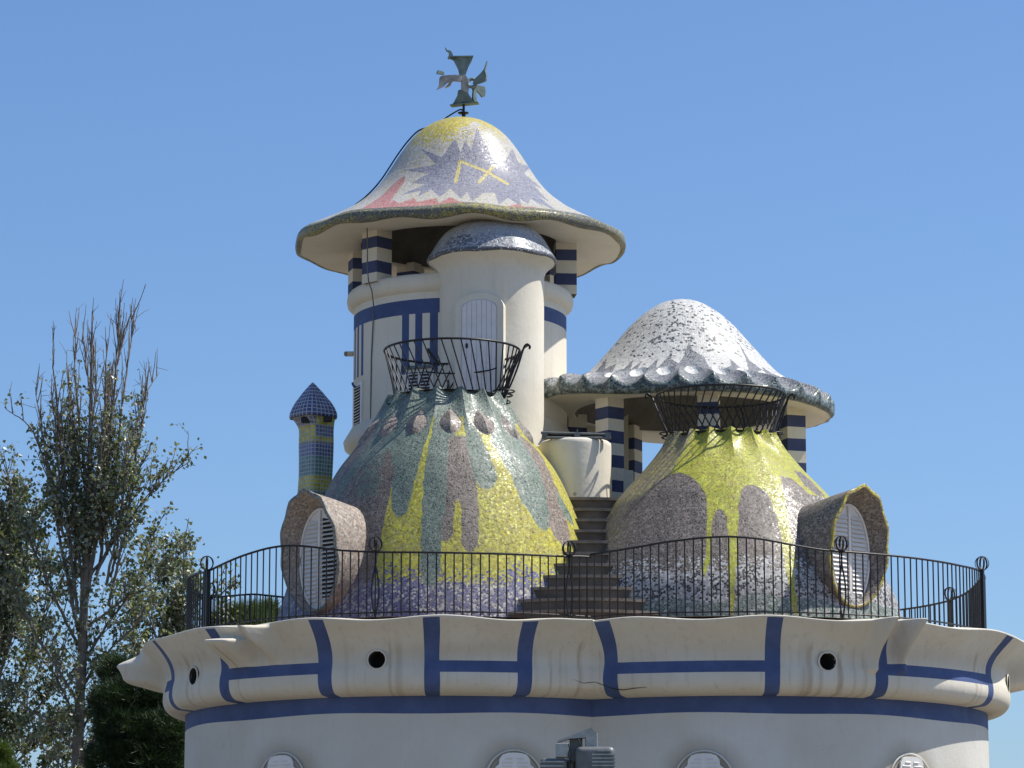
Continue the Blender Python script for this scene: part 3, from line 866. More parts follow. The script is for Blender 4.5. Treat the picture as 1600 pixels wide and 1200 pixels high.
# bell roof
rows = [(186.2, 0.3), (187.0, 10), (189, 26), (195, 43), (207, 62), (221, 77), (242, 93), (273, 113), (285, 121), (301, 134), (314, 147), (326, 162), (338, 179), (350, 202), (361, 228), (370, 249), (375, 257)]
pf = catmull(profile(rows, YT), 230)
fas = profile([(377, 258.5), (382, 259), (387, 258), (389, 254), (388.5, 250)], YT)
pf = np.concatenate([pf, fas])
th = thetas(640, 120)
TH = np.repeat(th[None, :], len(pf), 0)
rr = np.repeat(pf[:, 0][:, None], len(th), 1); zz = np.repeat(pf[:, 1][:, None], len(th), 1)
wr = smooth01(rr / k5, 170, 256)
wob = 0.55 * np.sin(6 * TH + 0.4) + 0.45 * np.sin(11 * TH + 2.0)
rr2 = rr + wr * 0.03 * wob + 0.006 * lump(TH, zz)
zz2 = zz + wr * 0.018 * np.sin(9 * TH + 1.0) + wr * 0.008 * np.sin(15 * TH + 0.3) + smooth01(-zz, -Zp(386, YT), -Zp(388, YT)) * 0.03 * np.sin(13 * TH)
zz2 = zz2 - smooth01(rr / k5, 185, 256) * (0.03 + 0.05 * np.cos(TH) ** 2)
V = np.stack([XT + rr2 * np.sin(TH), YT - rr2 * np.cos(TH), zz2], -1)
px, py = proj(V)
front = np.abs(TH) < R(100)
nb = 230
cols = paint_arrays(TH.shape, (0.42, 0.395, 0.345), (0.24, 0.23, 0.22), 0.30)
cA, cB, pr = cols
q = lambda L_: [(440 + x / 2.857, 60 + y / 2.857) for x, y in L_]
yv = 1 - smooth01(py - 0.10 * (722 - px), 196, 232)
zy = smooth01(zz, Zp(236, YT), Zp(196, YT))
py_ = np.where(front, np.clip(yv, 0, 1), zy)
cB[:nb] = C4((0.46, 0.38, 0.05)); pr[:nb] = 0.08 + 0.85 * py_[:nb]
ltw = inpoly(px, py, q([(770, 470), (800, 400), (862, 368), (960, 420), (1030, 520), (1000, 560), (900, 560)]))
pr[front & ltw] *= 0.35
star = q([(545, 588), (690, 563), (620, 492), (715, 530), (775, 445), (800, 508), (818, 452), (847, 500), (872, 395), (920, 498), (962, 558), (1000, 545), (1030, 490), (1057, 555), (1115, 575), (1082, 602), (1165, 672), (1125, 655), (1195, 730), (1140, 700), (1230, 772), (1150, 735), (1185, 762), (1110, 715), (1100, 740), (1060, 712), (1075, 752), (1010, 712), (970, 742), (952, 690), (900, 690), (850, 728), (828, 685), (800, 715), (755, 672), (705, 708), (668, 675), (608, 707), (622, 680), (530, 700), (640, 652), (580, 645), (652, 605)])
fill(front & inpoly(px, py, star), cA, cB, pr, (0.145, 0.145, 0.20), (0.23, 0.23, 0.275), 0.3)
red1 = q([(345, 765), (400, 735), (450, 700), (500, 648), (550, 612), (548, 640), (512, 690), (478, 738), (500, 720), (522, 737), (592, 712), (602, 730), (692, 712), (702, 737), (752, 708), (792, 727), (890, 735), (800, 746), (600, 750), (400, 762)])
red2 = q([(1000, 750), (1055, 738), (1075, 750), (1130, 752), (1170, 768), (1230, 785), (1150, 778), (1080, 764)])
fill(front & (inpoly(px, py, red1) | inpoly(px, py, red2)), cA, cB, pr, (0.40, 0.13, 0.11), (0.44, 0.25, 0.20), 0.3)
def stroke(a, b, w):
    (x0, y0), (x1, y1) = q([a])[0], q([b])[0]
    d = np.array([x1 - x0, y1 - y0]); L2 = (d**2).sum()
    t = np.clip(((px - x0) * d[0] + (py - y0) * d[1]) / L2, 0, 1)
    return (px - x0 - t * d[0]) ** 2 + (py - y0 - t * d[1]) ** 2 < w * w
ym = stroke((778, 638), (797, 548), 2.6) | stroke((797, 548), (905, 590), 2.0) | stroke((882, 642), (945, 572), 2.4) | stroke((905, 590), (1010, 650), 2.0)
fill(front & ym, cA, cB, pr, (0.50, 0.40, 0.09), (0.5, 0.44, 0.2), 0.3)
sp = smooth01(rr / k5, 232, 250)
fm = (np.arange(len(pf)) >= 222)[:, None] & (TH < 9)
fill(fm, cA, cB, pr, (0.06, 0.062, 0.035), (0.28, 0.24, 0.045), 0.30)
pr[fm] = 0.30 + 0.25 * np.sin(5 * TH[fm] + 0.5)
roof1 = mosaic_obj('bell_roof', V, M['mosfine'], tower, cols)
sof = profile([(388.3, 251), (387.5, 235), (386.5, 200), (386, 170), (386, 158), (384, 155), (365, 152), (335, 138), (300, 105), (270, 60), (262, 0.2)], YT)
th2 = np.linspace(-PI, PI, 145)
sp_ = np.array(sof); TH2 = np.repeat(th2[None, :], len(sp_), 0)
r2 = np.repeat(sp_[:, 0][:, None], 145, 1); z2 = np.repeat(sp_[:, 1][:, None], 145, 1)
w2 = smooth01(r2 / k5, 160, 250)
wob2 = 0.55 * np.sin(6 * TH2 + 0.4) + 0.45 * np.sin(11 * TH2 + 2.0)
r2 = r2 + w2 * 0.03 * wob2; z2 = z2 + w2 * (0.018 * np.sin(9 * TH2 + 1.0) + 0.008 * np.sin(15 * TH2 + 0.3) + 0.03 * np.sin(13 * TH2))
z2 = z2 - smooth01(r2 / k5, 100, 250) * (0.03 + 0.05 * np.cos(TH2) ** 2)
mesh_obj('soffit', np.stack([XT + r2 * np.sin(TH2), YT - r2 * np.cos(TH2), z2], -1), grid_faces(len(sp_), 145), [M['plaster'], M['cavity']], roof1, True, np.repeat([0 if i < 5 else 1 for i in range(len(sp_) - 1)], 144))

# louvred windows, drain stub and cable on the shaft
def louvre(a, ztop, zbot, half, n, two=False):
    out = np.array([math.sin(a), -math.cos(a), 0]); tv = np.array([math.cos(a), math.sin(a), 0]); up = np.array([0, 0, 1.0])
    o0 = np.array([XT, YT, 0]) + out * RT; zc = 0.5 * (ztop + zbot); h = ztop - zbot
    w = box('louvred_window', o0 + up * zc + out * 0.0, (half * 2 + 0.10, 0.04, h + 0.10), M['white'], tower, np.array([tv, out, up]))
    offs = (-half * 0.52, half * 0.52) if two else (0,)
    for ox in offs:
        box('dark_backing', o0 + up * zc + tv * ox + out * 0.0205, ((half * 0.8 if two else half * 1.7), 0.004, h), M['hole'], w, np.array([tv, out, up]))  # thin near-black board painted as the shade between the slats
        for k in range(n):
            ax = np.array([tv, out * 0.8 - up * 0.6, out * 0.6 + up * 0.8])
            box('slat', o0 + up * (zbot + (k + 0.5) * h / n) + tv * ox + out * 0.030, ((half * 0.8 if two else half * 1.7), 0.035, 0.010), M['white'], w, ax)
louvre(ang_at(660), Zp(583, YT - 1.6) , Zp(640, YT - 1.6), 0.20, 11, True)
louvre(ang_at(562.5), Zp(605, YT - .55), Zp(665, YT - .55), 0.19, 13)
a0 = ang_at(660); o_ = np.array([XT + (RT + 0.03) * math.sin(a0), YT - (RT + 0.03) * math.cos(a0), Zp(576, YT - 1.6)])
box('window_head', o_, (0.52, 0.10, 0.05), M['galvd'], tower, np.array([[math.cos(a0), math.sin(a0), 0], [math.sin(a0), -math.cos(a0), 0], [0, 0, 1.0]]))
tube('drain_spout', [P(540, 553, YT - 0.2), P(560, 553, YT)], 0.045, M['plaster'], tower, 10)
# small raised tail below the left stripes
tube('stripe_tail', [P(563, 598, YT - .58) + Vector((-.04 + .09 * math.cos(t), -0.02 - .0 * t, .09 * math.sin(t))) for t in np.linspace(PI, 2 * PI, 10)], 0.022, M['blue'], tower, 6)
cbl = [P(573.5, 355, YT - 1.58), P(574, 380, YT - 1.50), P(574, 420, YT - 1.50), P(576, 440, YT - 1.42), P(581, 455, YT - 1.34), P(583, 470, YT - 1.33), P(584, 482, YT - 1.25), P(583, 500, YT - 1.14), P(580, 560, YT - 1.08), P(579, 640, YT - 1.075), P(579, 680, YT - 1.075)]
tag(tube('wall_cable', cbl, 0.011, M['galvd'], None, 5, base=P(579, 680, YT - 1.1)), 'thin dark cable running down the left side of the tall tower wall', 'cable')

# ================================================================== stair turret
turret = thing('stair_turret', 'white round stair turret with grey-blue domed cap and arched door', 'turret', (XS, YS, Z0))
ks = sc(500, YS)
RS = 81.5 * ks
lathe('shaft', XS, YS, [(RS, Z0)] + profile([(690, 81.8), (600, 81.5), (500, 81.5), (440, 81.5), (432, 82.2), (425, 85), (419, 90.5), (414.5, 96.5), (411.5, 99.5)], YS), M['plaster'], turret, 96)
rows = [(349.5, 0.2), (350, 20), (352, 38), (357, 55), (365, 70), (376, 81), (388, 89), (398, 95), (405, 100), (408, 101.5), (411, 101.5), (412.5, 99.5), (412.6, 98)]
pf = catmull(profile(rows, YS), 120)
th = thetas(300, 60)
V = lathe_grid(XS, YS, pf, th)
TH = np.repeat(th[None, :], len(pf), 0)
V[..., 2] += 0.008 * lump(TH, V[..., 2]) + 0.01 * np.sin(7 * TH) * smooth01(np.repeat(pf[:, 0][:, None], len(th), 1), 0.8, 1.0)
cols = paint_arrays(TH.shape, (0.22, 0.25, 0.30), (0.46, 0.47, 0.48), 0.35)
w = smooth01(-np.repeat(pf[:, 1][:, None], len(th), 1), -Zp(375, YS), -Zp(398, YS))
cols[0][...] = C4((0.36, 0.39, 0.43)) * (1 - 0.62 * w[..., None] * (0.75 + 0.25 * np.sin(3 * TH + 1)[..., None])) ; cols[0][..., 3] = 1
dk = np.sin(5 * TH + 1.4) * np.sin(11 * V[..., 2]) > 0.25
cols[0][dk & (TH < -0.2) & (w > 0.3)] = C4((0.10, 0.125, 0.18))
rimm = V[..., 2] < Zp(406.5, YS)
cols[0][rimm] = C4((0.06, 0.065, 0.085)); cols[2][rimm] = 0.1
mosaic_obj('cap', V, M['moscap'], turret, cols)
# arched door facing the balcony
a = math.asin((751 - 768.5) / 81.5)
out = np.array([math.sin(a), -math.cos(a), 0]); tv = np.array([math.cos(a), math.sin(a), 0]); up = np.array([0, 0, 1.0])
yd = YS - RS * math.cos(a)
o0 = np.array([XS, YS, 0]) + out * RS
dz0, dz1 = Zp(632, yd), Zp(470, yd)
hw = 0.285; rise = 0.14
def arch(hw, z0, z1, rise, n=14):
    return [(-hw, z0)] + [(hw * math.sin(t), z1 - rise + rise * math.cos(t)) for t in np.linspace(-PI / 2, PI / 2, n)] + [(hw, z0)]
fr = mesh_obj('door_frame', *prism_arrays(arch(hw + 0.115, dz0, dz1 + 0.12, rise + 0.1), o0, tv, up, out, -0.2, 0.065), M['plaster'], turret)
door = mesh_obj('door', *prism_arrays(arch(hw + 0.012, dz0, dz1 + 0.012, rise), o0, tv, up, out, -0.1, 0.0685), M['doord'], turret)
npl = 7
for i in range(npl):
    x0, x1 = -hw + 2 * hw * i / npl + 0.003, -hw + 2 * hw * (i + 1) / npl - 0.003
    zt_ = lambda x: dz1 - rise + rise * math.sqrt(max(0, 1 - (x / hw) ** 2))
    mesh_obj('plank', *prism_arrays([(x0, dz0), (x1, dz0), (x1, zt_(x1)), (0.5 * (x0 + x1), zt_(0.5 * (x0 + x1))), (x0, zt_(x0))], o0, tv, up, out, 0.06, 0.078 + 0.003 * (i % 2)), M['door'], door)
box('latch', o0 + tv * -0.20 + up * Zp(541, yd) + out * 0.09, (0.035, 0.03, 0.07), M['iron'], door, np.array([tv, out, up]))
bw = [P(757 + dx, 473 + dy, yd - 0.07) for dx, dy in ((-23, 3), (-21, -3), (-12, -8), (0, -10), (12, -8), (21, -3), (23, 3))]

# ================================================================== pavilion with the scalloped mushroom roof
pav = thing('pavilion', 'open pavilion with striped pillars under a white scalloped mushroom roof', 'pavilion', (XV, YV, Z0))
kv = sc(620, YV)
rows = [(469.3, 0.3), (470.2, 12), (473, 26), (479, 40), (488, 54), (497, 66), (515, 85), (538, 105), (554, 119), (570, 133), (583, 145), (592, 155), (600, 167), (610, 186), (619, 208), (627, 226), (631, 233)]
pf = catmull(profile(rows, YV), 220)
nb = len(pf)
fas = profile([(635, 235), (640, 235.5), (645, 234.5), (648.5, 232), (649.5, 227)], YV)
pf = np.concatenate([pf, fas])
th = thetas(680, 120)
TH = np.repeat(th[None, :], len(pf), 0)
rr = np.repeat(pf[:, 0][:, None], len(th), 1); zz = np.repeat(pf[:, 1][:, None], len(th), 1)
NS = 28; PS = R(-4.2)
TQ = (TH + PI) % (2 * PI) - PI
rid = (1 - np.abs(np.sin(NS * (TH - PS) / 2))) ** 1.25
isf = (np.arange(len(pf)) >= nb)[:, None]
wf = smooth01(rr / kv, 168, 232)
fade = np.where(isf, np.clip(1 - (np.arange(len(pf))[:, None] - nb + 1) / 3.0, 0, 1), 1.0)
zz2 = zz + wf * fade * 0.15 * (rid - 0.30) + 0.03 * np.sin(3 * TH + 1) * wf + 0.004 * lump(TH, zz)
rr2 = rr + wf * 0.03 * (rid - 0.4)
# cups between the ridges
kk = np.round((TH - PS) / (2 * PI / NS) - 0.5) + 0.5
dxc = (TH - PS - kk * 2 * PI / NS) * rr; drc = rr / kv - 188
cup = (dxc / 0.145) ** 2 + (drc / 16.0) ** 2 < 1
zz2 = zz2 - np.where(cup, 0.10 * np.clip(1 - (dxc / 0.145) ** 2 - (drc / 16.0) ** 2, 0, 1) ** 0.5, 0)
zz2 = zz2 - smooth01(rr / kv, 165, 232) * (0.05 - 0.20 * smooth01(-TQ, R(15), R(62)) * (1 - smooth01(-TQ, R(120), R(179))))
V = np.stack([XV + rr2 * np.sin(TH), YV - rr2 * np.cos(TH), zz2], -1)
px, py = proj(V)
front = np.abs(TH) < R(100)
cols = paint_arrays(TH.shape, (0.53, 0.52, 0.485), (0.09, 0.10, 0.10), 0.06)
cA, cB, pr = cols
den = smooth01(zz, Zp(590, YV), Zp(545, YV)) * (1 - smooth01(zz, Zp(500, YV), Zp(474, YV)))
pr[...] = 0.03 + 0.24 * den * (0.7 + 0.3 * np.sin(4 * TH + 2))
q3 = lambda L_: [(820 + x / 3.077, 450 + y / 3.077) for x, y in L_]
flame = q3([(270, 470), (330, 415), (395, 338), (385, 388), (442, 362), (412, 420), (470, 395), (522, 343), (508, 392), (566, 348), (537, 398), (590, 385), (640, 338), (628, 392), (670, 350), (712, 300), (702, 340), (740, 362), (762, 330), (790, 256), (806, 300), (862, 330), (892, 392), (940, 398), (992, 372), (985, 338), (1050, 395), (1082, 408), (1062, 340), (1030, 268), (1082, 350), (1150, 400), (1142, 380), (1210, 425), (1290, 452), (1330, 480), (1330, 560), (200, 560)])
fr_ = inpoly(px, py, flame) & front | ((~front) & (rr / kv > 150)) | (rr / kv > 176)
fill(fr_, cA, cB, pr, (0.15, 0.155, 0.165), (0.10, 0.11, 0.125), 0.45)
fill(cup, cA, cB, pr, (0.72, 0.71, 0.67), (0.62, 0.61, 0.57), 0.4)
fm = (rr / kv > 229.5) & (TH < 9)
fill(fm, cA, cB, pr, (0.022, 0.045, 0.045), (0.13, 0.175, 0.165), 0.28)
roof2 = mosaic_obj('mushroom_roof', V, M['mospav'], pav, cols)
sof = np.array(profile([(649.3, 229), (649, 215), (648.5, 190), (648, 172), (646, 168), (630, 165), (600, 140), (560, 100), (545, 0.2)], YV))
TH2 = np.repeat(th2[None, :], len(sof), 0)
r2 = np.repeat(sof[:, 0][:, None], 145, 1); z2 = np.repeat(sof[:, 1][:, None], 145, 1)
z2 = z2 + 0.03 * np.sin(3 * TH2 + 1) * smooth01(r2 / kv, 168, 232)
tq = (TH2 + PI) % (2 * PI) - PI
z2 = z2 - smooth01(r2 / kv, 165, 230) * (0.05 - 0.20 * smooth01(-tq, R(15), R(62)) * (1 - smooth01(-tq, R(120), R(179))))
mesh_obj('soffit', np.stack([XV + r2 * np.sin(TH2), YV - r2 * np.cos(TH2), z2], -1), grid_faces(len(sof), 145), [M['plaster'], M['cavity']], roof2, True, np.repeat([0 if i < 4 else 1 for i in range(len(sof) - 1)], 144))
bt = [(Zp(679, YV), Zp(661, YV)), (Zp(716, YV), Zp(697, YV)), (Zp(753, YV), Zp(734, YV)), (Zp(790, YV), Zp(772, YV))]
for a in (-42, 10, 71, 112, 206, 252, 300):
    if a == 300: continue
    pillar(pav, XV, YV, 176 * kv, R(a), 0.165, Zp(640, YV), Z0, bt, R(40) if a == -42 else R(45 + a * 0.0))
lathe('base_wall', XV, YV, [(188 * kv, Z0), (188 * kv, Zp(800, YV)), (178 * kv, Zp(799, YV)), (0.1, Zp(799, YV))], M['plaster'], pav, 64)
box('back_wall', P(914, 715, YV + 1.55), (1.50, 0.12, 2.0), M['plaster'], pav)
box('low_wall', P(972, 772, YV - 1.3), (0.36, 0.30, 0.75), M['plaster'], pav, bevel=0.02)
box('low_wall', P(963, 752, YV - 1.0), (0.18, 0.22, 0.7), M['plaster'], pav, bevel=0.02)

# ================================================================== landing wall at the head of the stairs
YL_ = 0.62
XL_ = Xp(899, 730, YL_)
kl = sc(730, YL_)
landing = thing('landing_parapet', 'small curved white parapet wall at the head of the stairs', 'parapet', (XL_, YL_, Z0))
th = np.linspace(-PI, PI, 97)
pfl = [(57 * kl, Z0), (57 * kl, Zp(790, YL_)), (56.5 * kl, Zp(700, YL_)), (56 * kl, Zp(694.5, YL_)), (53 * kl, Zp(692, YL_)), (44 * kl, Zp(693, YL_)), (42 * kl, Zp(698, YL_)), (42 * kl, Zp(760, YL_))]
V = lathe_grid(XL_, YL_, pfl, th)
V[..., 0] += np.where(np.sin(th)[None] < -0.3, -0.07, 0) * 0
mesh_obj('parapet', V, grid_faces(len(pfl), 97), M['plaster'], landing, True)
tube('drain_hole', [P(898, 772, YL_ - 0.60), P(898, 772, YL_ - 0.5)], 0.022, M['hole'], landing, 10)
box('link_wall', P(853, 745, YL_ + 0.2), (0.42, 0.25, 1.0), M['plaster'], landing, bevel=0.03)
bar = thing('metal_bar', 'dark metal twin-bar trough lying across the small landing wall', 'bar', P(900, 688, YL_ - 0.45))
YB_ = YL_ - 0.45
tube('bar', [P(845, 676, YB_), P(953, 679, YB_)], 0.022, M['galvd'], bar, 8)
tube('bar', [P(848, 684, YB_ - .04), P(955, 684.5, YB_ - .04)], 0.022, M['galvd'], bar, 8)
box('trough', P(900, 681.5, YB_ + 0.06), (1.08, 0.05, 0.07), M['iron'], bar)
for px_ in (851, 902, 950):
    box('clip', P(px_, 681, YB_ - 0.03), (0.09, 0.05, 0.10), M['galvd'], bar)
tube('pin', [P(902, 679, YB_ - .02), P(902, 671, YB_ - .02)], 0.010, M['galvd'], bar, 6)

# ================================================================== staircase between the domes
stairs = thing('staircase', 'weathered concrete staircase of curved steps climbing between the two domes', 'staircase', (Xp(912, 950, -2.9), -2.9, Z0))
ys = [777, 794, 810.5, 827.5, 844.5, 862.5, 880, 898, 916, 934, 952]
ext = [(884, 974), (886, 968), (886, 962), (884, 958), (880, 958), (874, 960), (864, 966), (848, 979), (830, 996), (810, 1014), (797, 1034)]
for k in range(11):
    Yf = -0.15 - 0.275 * k
    zt_ = Zp(ys[k], Yf)
    x0, x1 = Xp(ext[k][0], ys[k], Yf), Xp(ext[k][1], ys[k], Yf)
    xc = Xp(913, ys[k], Yf); Ra = 1.9
    def outline(grow):
        xs = np.linspace(x0 - grow * 0.3, x1 + grow * 0.3, 25)
        fr_ = [(x, Yf - grow + Ra - math.sqrt(max(Ra * Ra - (x - xc) ** 2, 0.2))) for x in xs]
        return fr_ + [(x1, Yf + 1.0), (x0, Yf + 1.0)]
    zb_ = Zp(ys[k + 1], Yf - 0.275) - 0.03 if k < 10 else Z0
    st = mesh_obj('step', *prism_arrays(outline(0.0), (0, 0, 0), (1, 0, 0), (0, 1, 0), (0, 0, 1), zb_, zt_ - 0.045), M['concrete'], stairs)
    mesh_obj('nosing', *prism_arrays(outline(0.035), (0, 0, 0), (1, 0, 0), (0, 1, 0), (0, 0, 1), zt_ - 0.045, zt_), M['nosing'], st)

# ================================================================== chimney
YC = 1.5
XC = Xp(493, 700, YC)
kc = sc(700, YC)
chim = thing('chimney', 'slender square chimney in blue, teal and yellow tiles with a pointed cap', 'chimney', (XC, YC, Z0))
def tile_mat(name):
    m, nt, bs = new_mat(name)
    a = N(nt, 'ShaderNodeAttribute', attribute_name='tuv')
    br = N(nt, 'ShaderNodeTexBrick')
    br.offset = 0.0; br.squash = 1.0
    br.inputs['Scale'].default_value = 1.0
    br.inputs['Mortar Size'].default_value = 0.0065
    br.inputs['Mortar Smooth'].default_value = 0.1
    br.inputs['Brick Width'].default_value = 0.064
    br.inputs['Row Height'].default_value = 0.064
    br.inputs['Color1'].default_value = (1, 1, 1, 1); br.inputs['Color2'].default_value = (0.6, 0.6, 0.6, 1); br.inputs['Mortar'].default_value = (0, 0, 0, 1)
    L(nt, a.outputs['Vector'], br.inputs['Vector'])
    ca = N(nt, 'ShaderNodeAttribute', attribute_name='cA')
    c = mixc(nt, 1.0, ca.outputs['Color'], br.outputs['Color'], 'MULTIPLY')
    n1 = noise(nt, coords(nt), 20, 3)
    c = mixc(nt, math_n(nt, 'MULTIPLY', ramp(nt, n1, 0.5, 0.8), 0.35), c, (0.25, 0.25, 0.22, 1))
    c = mixc(nt, br.outputs['Fac'], c, (0.42, 0.44, 0.45, 1))
    L(nt, c, bs.inputs['Base Color'])
    r = N(nt, 'ShaderNodeMix'); r.data_type = 'FLOAT'
    L(nt, br.outputs['Fac'], r.inputs[0]); r.inputs[2].default_value = 0.22; r.inputs[3].default_value = 0.9
    L(nt, r.outputs[0], bs.inputs['Roughness'])
    bump(nt, bs, math_n(nt, 'SUBTRACT', 1.0, br.outputs['Fac']), 0.5, 0.006)
    return m
M['tile'] = tile_mat('square_tile_mosaic')
def sqr(psi, r, k, rot):                       # rounded square radius
    c = np.abs(np.cos(psi - rot)) ** k + np.abs(np.sin(psi - rot)) ** k
    return r * c ** (-1.0 / k)
psi = np.linspace(-PI, PI, 97)
def chim_mesh(name, rows, k, rot, colf, par):
    Vs, uv = [], []
    for py_, hw, dx in rows:
        z = Zp(py_, YC)
        kk = k(py_) if callable(k) else k
        r = sqr(psi, hw * kc, kk, rot) / 1.23
        Vs.append(np.stack([XC + dx * kc + r * np.sin(psi), YC - r * np.cos(psi), np.full_like(psi, z)], -1))
        uv.append(np.stack([psi * 0.27, np.full_like(psi, z), 0 * psi], -1))
    V = np.array(Vs); uv = np.array(uv)
    px, py = proj(V)
    cA = colf(px, py, V)
    return mesh_obj(name, V, grid_faces(len(rows), 97), M['tile'], par, True, attrs={'cA': cA.reshape(-1, 4), 'tuv': uv.reshape(-1, 3)})
CY, CBL, CTE = (0.62, 0.52, 0.03), (0.13, 0.15, 0.33), (0.13, 0.27, 0.26)
def ccol(px, py, V):
    c = np.empty(V.shape[:2] + (4,)); c[:] = C4(CTE)
    zy = lambda y: Zp(y, YC)
    z = V[..., 2]
    for y0, y1, col in ((600, 668, CBL), (668, 688, CY), (688, 694, CY), (694, 715, CBL), (715, 745, CTE), (745, 768, CY), (768, 800, CTE)):
        c[(z < zy(y0)) & (z >= zy(y1))] = C4(col)
    right = px > 494
    c[right & (z < zy(650)) & (z >= zy(667))] = C4(CY)
    c[right & (z < zy(667)) & (z >= zy(684))] = C4((0.17, 0.18, 0.30))
    c[~right & (z < zy(652)) & (z >= zy(667))] = C4((0.17, 0.17, 0.28))
    c[~right & (z < zy(667)) & (z >= zy(690))] = C4(CY)
    return c
rs = [(905, 30, -5), (800, 29, -3), (770, 26.5, -1), (745, 26.5, 0.5), (720, 27, 1), (700, 27.5, 1), (690, 27.5, 1), (675, 27.2, 1), (668, 28, 0.5), (660, 31, -1.5), (655, 33.5, -3), (650, 36, -4), (648, 36, -4)]
prs = np.array(rs); yy = np.linspace(905, 648, 60)
rows = [(y, np.interp(-y, -prs[:, 0], prs[:, 1]), np.interp(-y, -prs[:, 0], prs[:, 2])) for y in yy]
shaft = chim_mesh('chimney_shaft', rows, 5.0, R(40), ccol, chim)
cap_rows = [(652, 35, -4), (655, 37, -4), (651, 38, -4), (645, 37, -4), (637, 33.5, -4), (629, 28.5, -4.3), (621, 22, -4.8), (613, 15.5, -5.2), (606, 9, -5.4), (600, 3.4, -5.5), (597.5, 0.3, -5.5)]
chim_mesh('chimney_cap', cap_rows, 5.0, R(40), lambda px, py, V: np.broadcast_to(C4((0.075, 0.09, 0.24)), V.shape[:2] + (4,)).copy(), chim)
for px_, py_, w in ((478, 656, 0.16), (512, 655, 0.14)):
    box('smoke_opening', P(px_, py_, YC - 0.27), (w, 0.06, 0.10), M['hole'], chim, bevel=0.02)

# ================================================================== iron baskets round the dome tops
def ring_pts(cx, cy, z, r, n=72, tilt=0.0):
    return [(cx + r * math.sin(t), cy - r * math.cos(t), z + tilt * math.sin(t)) for t in np.linspace(0, 2 * PI, n, endpoint=False)]
def unit_bar():
    V, f = tube_arrays([(0, 0, 0), (0, 0, 1)], 1.0, 6)
    me = bpy.data.meshes.new('bar'); me.from_pydata([tuple(v) for v in V], [], [list(q) for q in f] + [[5, 4, 3, 2, 1, 0], [6, 7, 8, 9, 10, 11]])
    me.materials.append(M['iron'])
    return me
BAR = unit_bar()
def rod(name, p, q, r, parent):
    """shared-mesh rod from p to q"""
    o = bpy.data.objects.new(name, BAR); COL.objects.link(o)
    base = Vector((0, 0, 0)); pp = parent
    while pp is not None: base += pp.location; pp = pp.parent
    p = Vector(p); q = Vector(q); d = q - p
    o.parent = parent
    o.location = p - base
    o.rotation_euler = d.to_track_quat('Z', 'Y').to_euler()
    o.scale = (r, r, d.length)
    return o
def hoop(name, c, r, parent, axis, w=0.030, t=0.006, n=28):
    """flat iron band bent into an upright ring; axis = horizontal direction of its axle"""
    ax = np.array(axis, float); ax /= np.linalg.norm(ax); c = np.array(c, float)
    s = np.cross(ax, [0, 0, 1.0]); up = np.array([0, 0, 1.0])
    a = np.linspace(0, 2 * PI, n + 1)
    V = []
    for rr, ww in ((r, -w / 2), (r, w / 2), (r - t, w / 2), (r - t, -w / 2), (r, -w / 2)):
        V.append(c + rr * (np.cos(a)[:, None] * s + np.sin(a)[:, None] * up) + ax * ww)
    return mesh_obj(name, np.array(V), grid_faces(5, n + 1), M['iron'], parent, False)

def basket(label, cx, ytop, rtop, ybot, rbot, n, twist, dxt, dxb):
    z1, z0 = Zp(ytop, 0), Zp(ybot, 0)
    r1, r0 = rtop * sc(ytop, 0), rbot * sc(ybot, 0)
    b = thing('basket_railing', label, 'railing', (cx, 0, z0))
    x1, x0 = cx + dxt * 0.01, cx + dxb * 0.01
    tube('top_ring', ring_pts(x1, 0, z1, r1), 0.019, M['iron'], b, 6, True)
    tube('bottom_ring', ring_pts(x0, 0, z0, r0), 0.016, M['iron'], b, 6, True)
    for i in range(n):
        t = 2 * PI * i / n
        rod('baluster', (x0 + r0 * math.sin(t + twist), -r0 * math.cos(t + twist), z0 - 0.02), (x1 + r1 * math.sin(t), -r1 * math.cos(t), z1), 0.0115, b)
    for i in range(8):
        t = 2 * PI * (i + 0.3) / 8
        rod('foot', (x0 + (r0 - 0.02) * math.sin(t), -(r0 - 0.02) * math.cos(t), z0 - 0.16), (x0 + r0 * math.sin(t), -r0 * math.cos(t), z0), 0.022, b)
    return b, (x1, z1, r1), (x0, z0, r0)
b1_, tr1, br1 = basket('twisted black iron basket railing on the green dome by the turret door', XL, 549, 106, 625, 84, 44, R(20), 8, 3)
b2_, tr2, br2 = basket('twisted black iron basket railing on the yellow dome under the scalloped roof', XR, 619, 101, 686, 78, 44, R(-22), -2, -1)
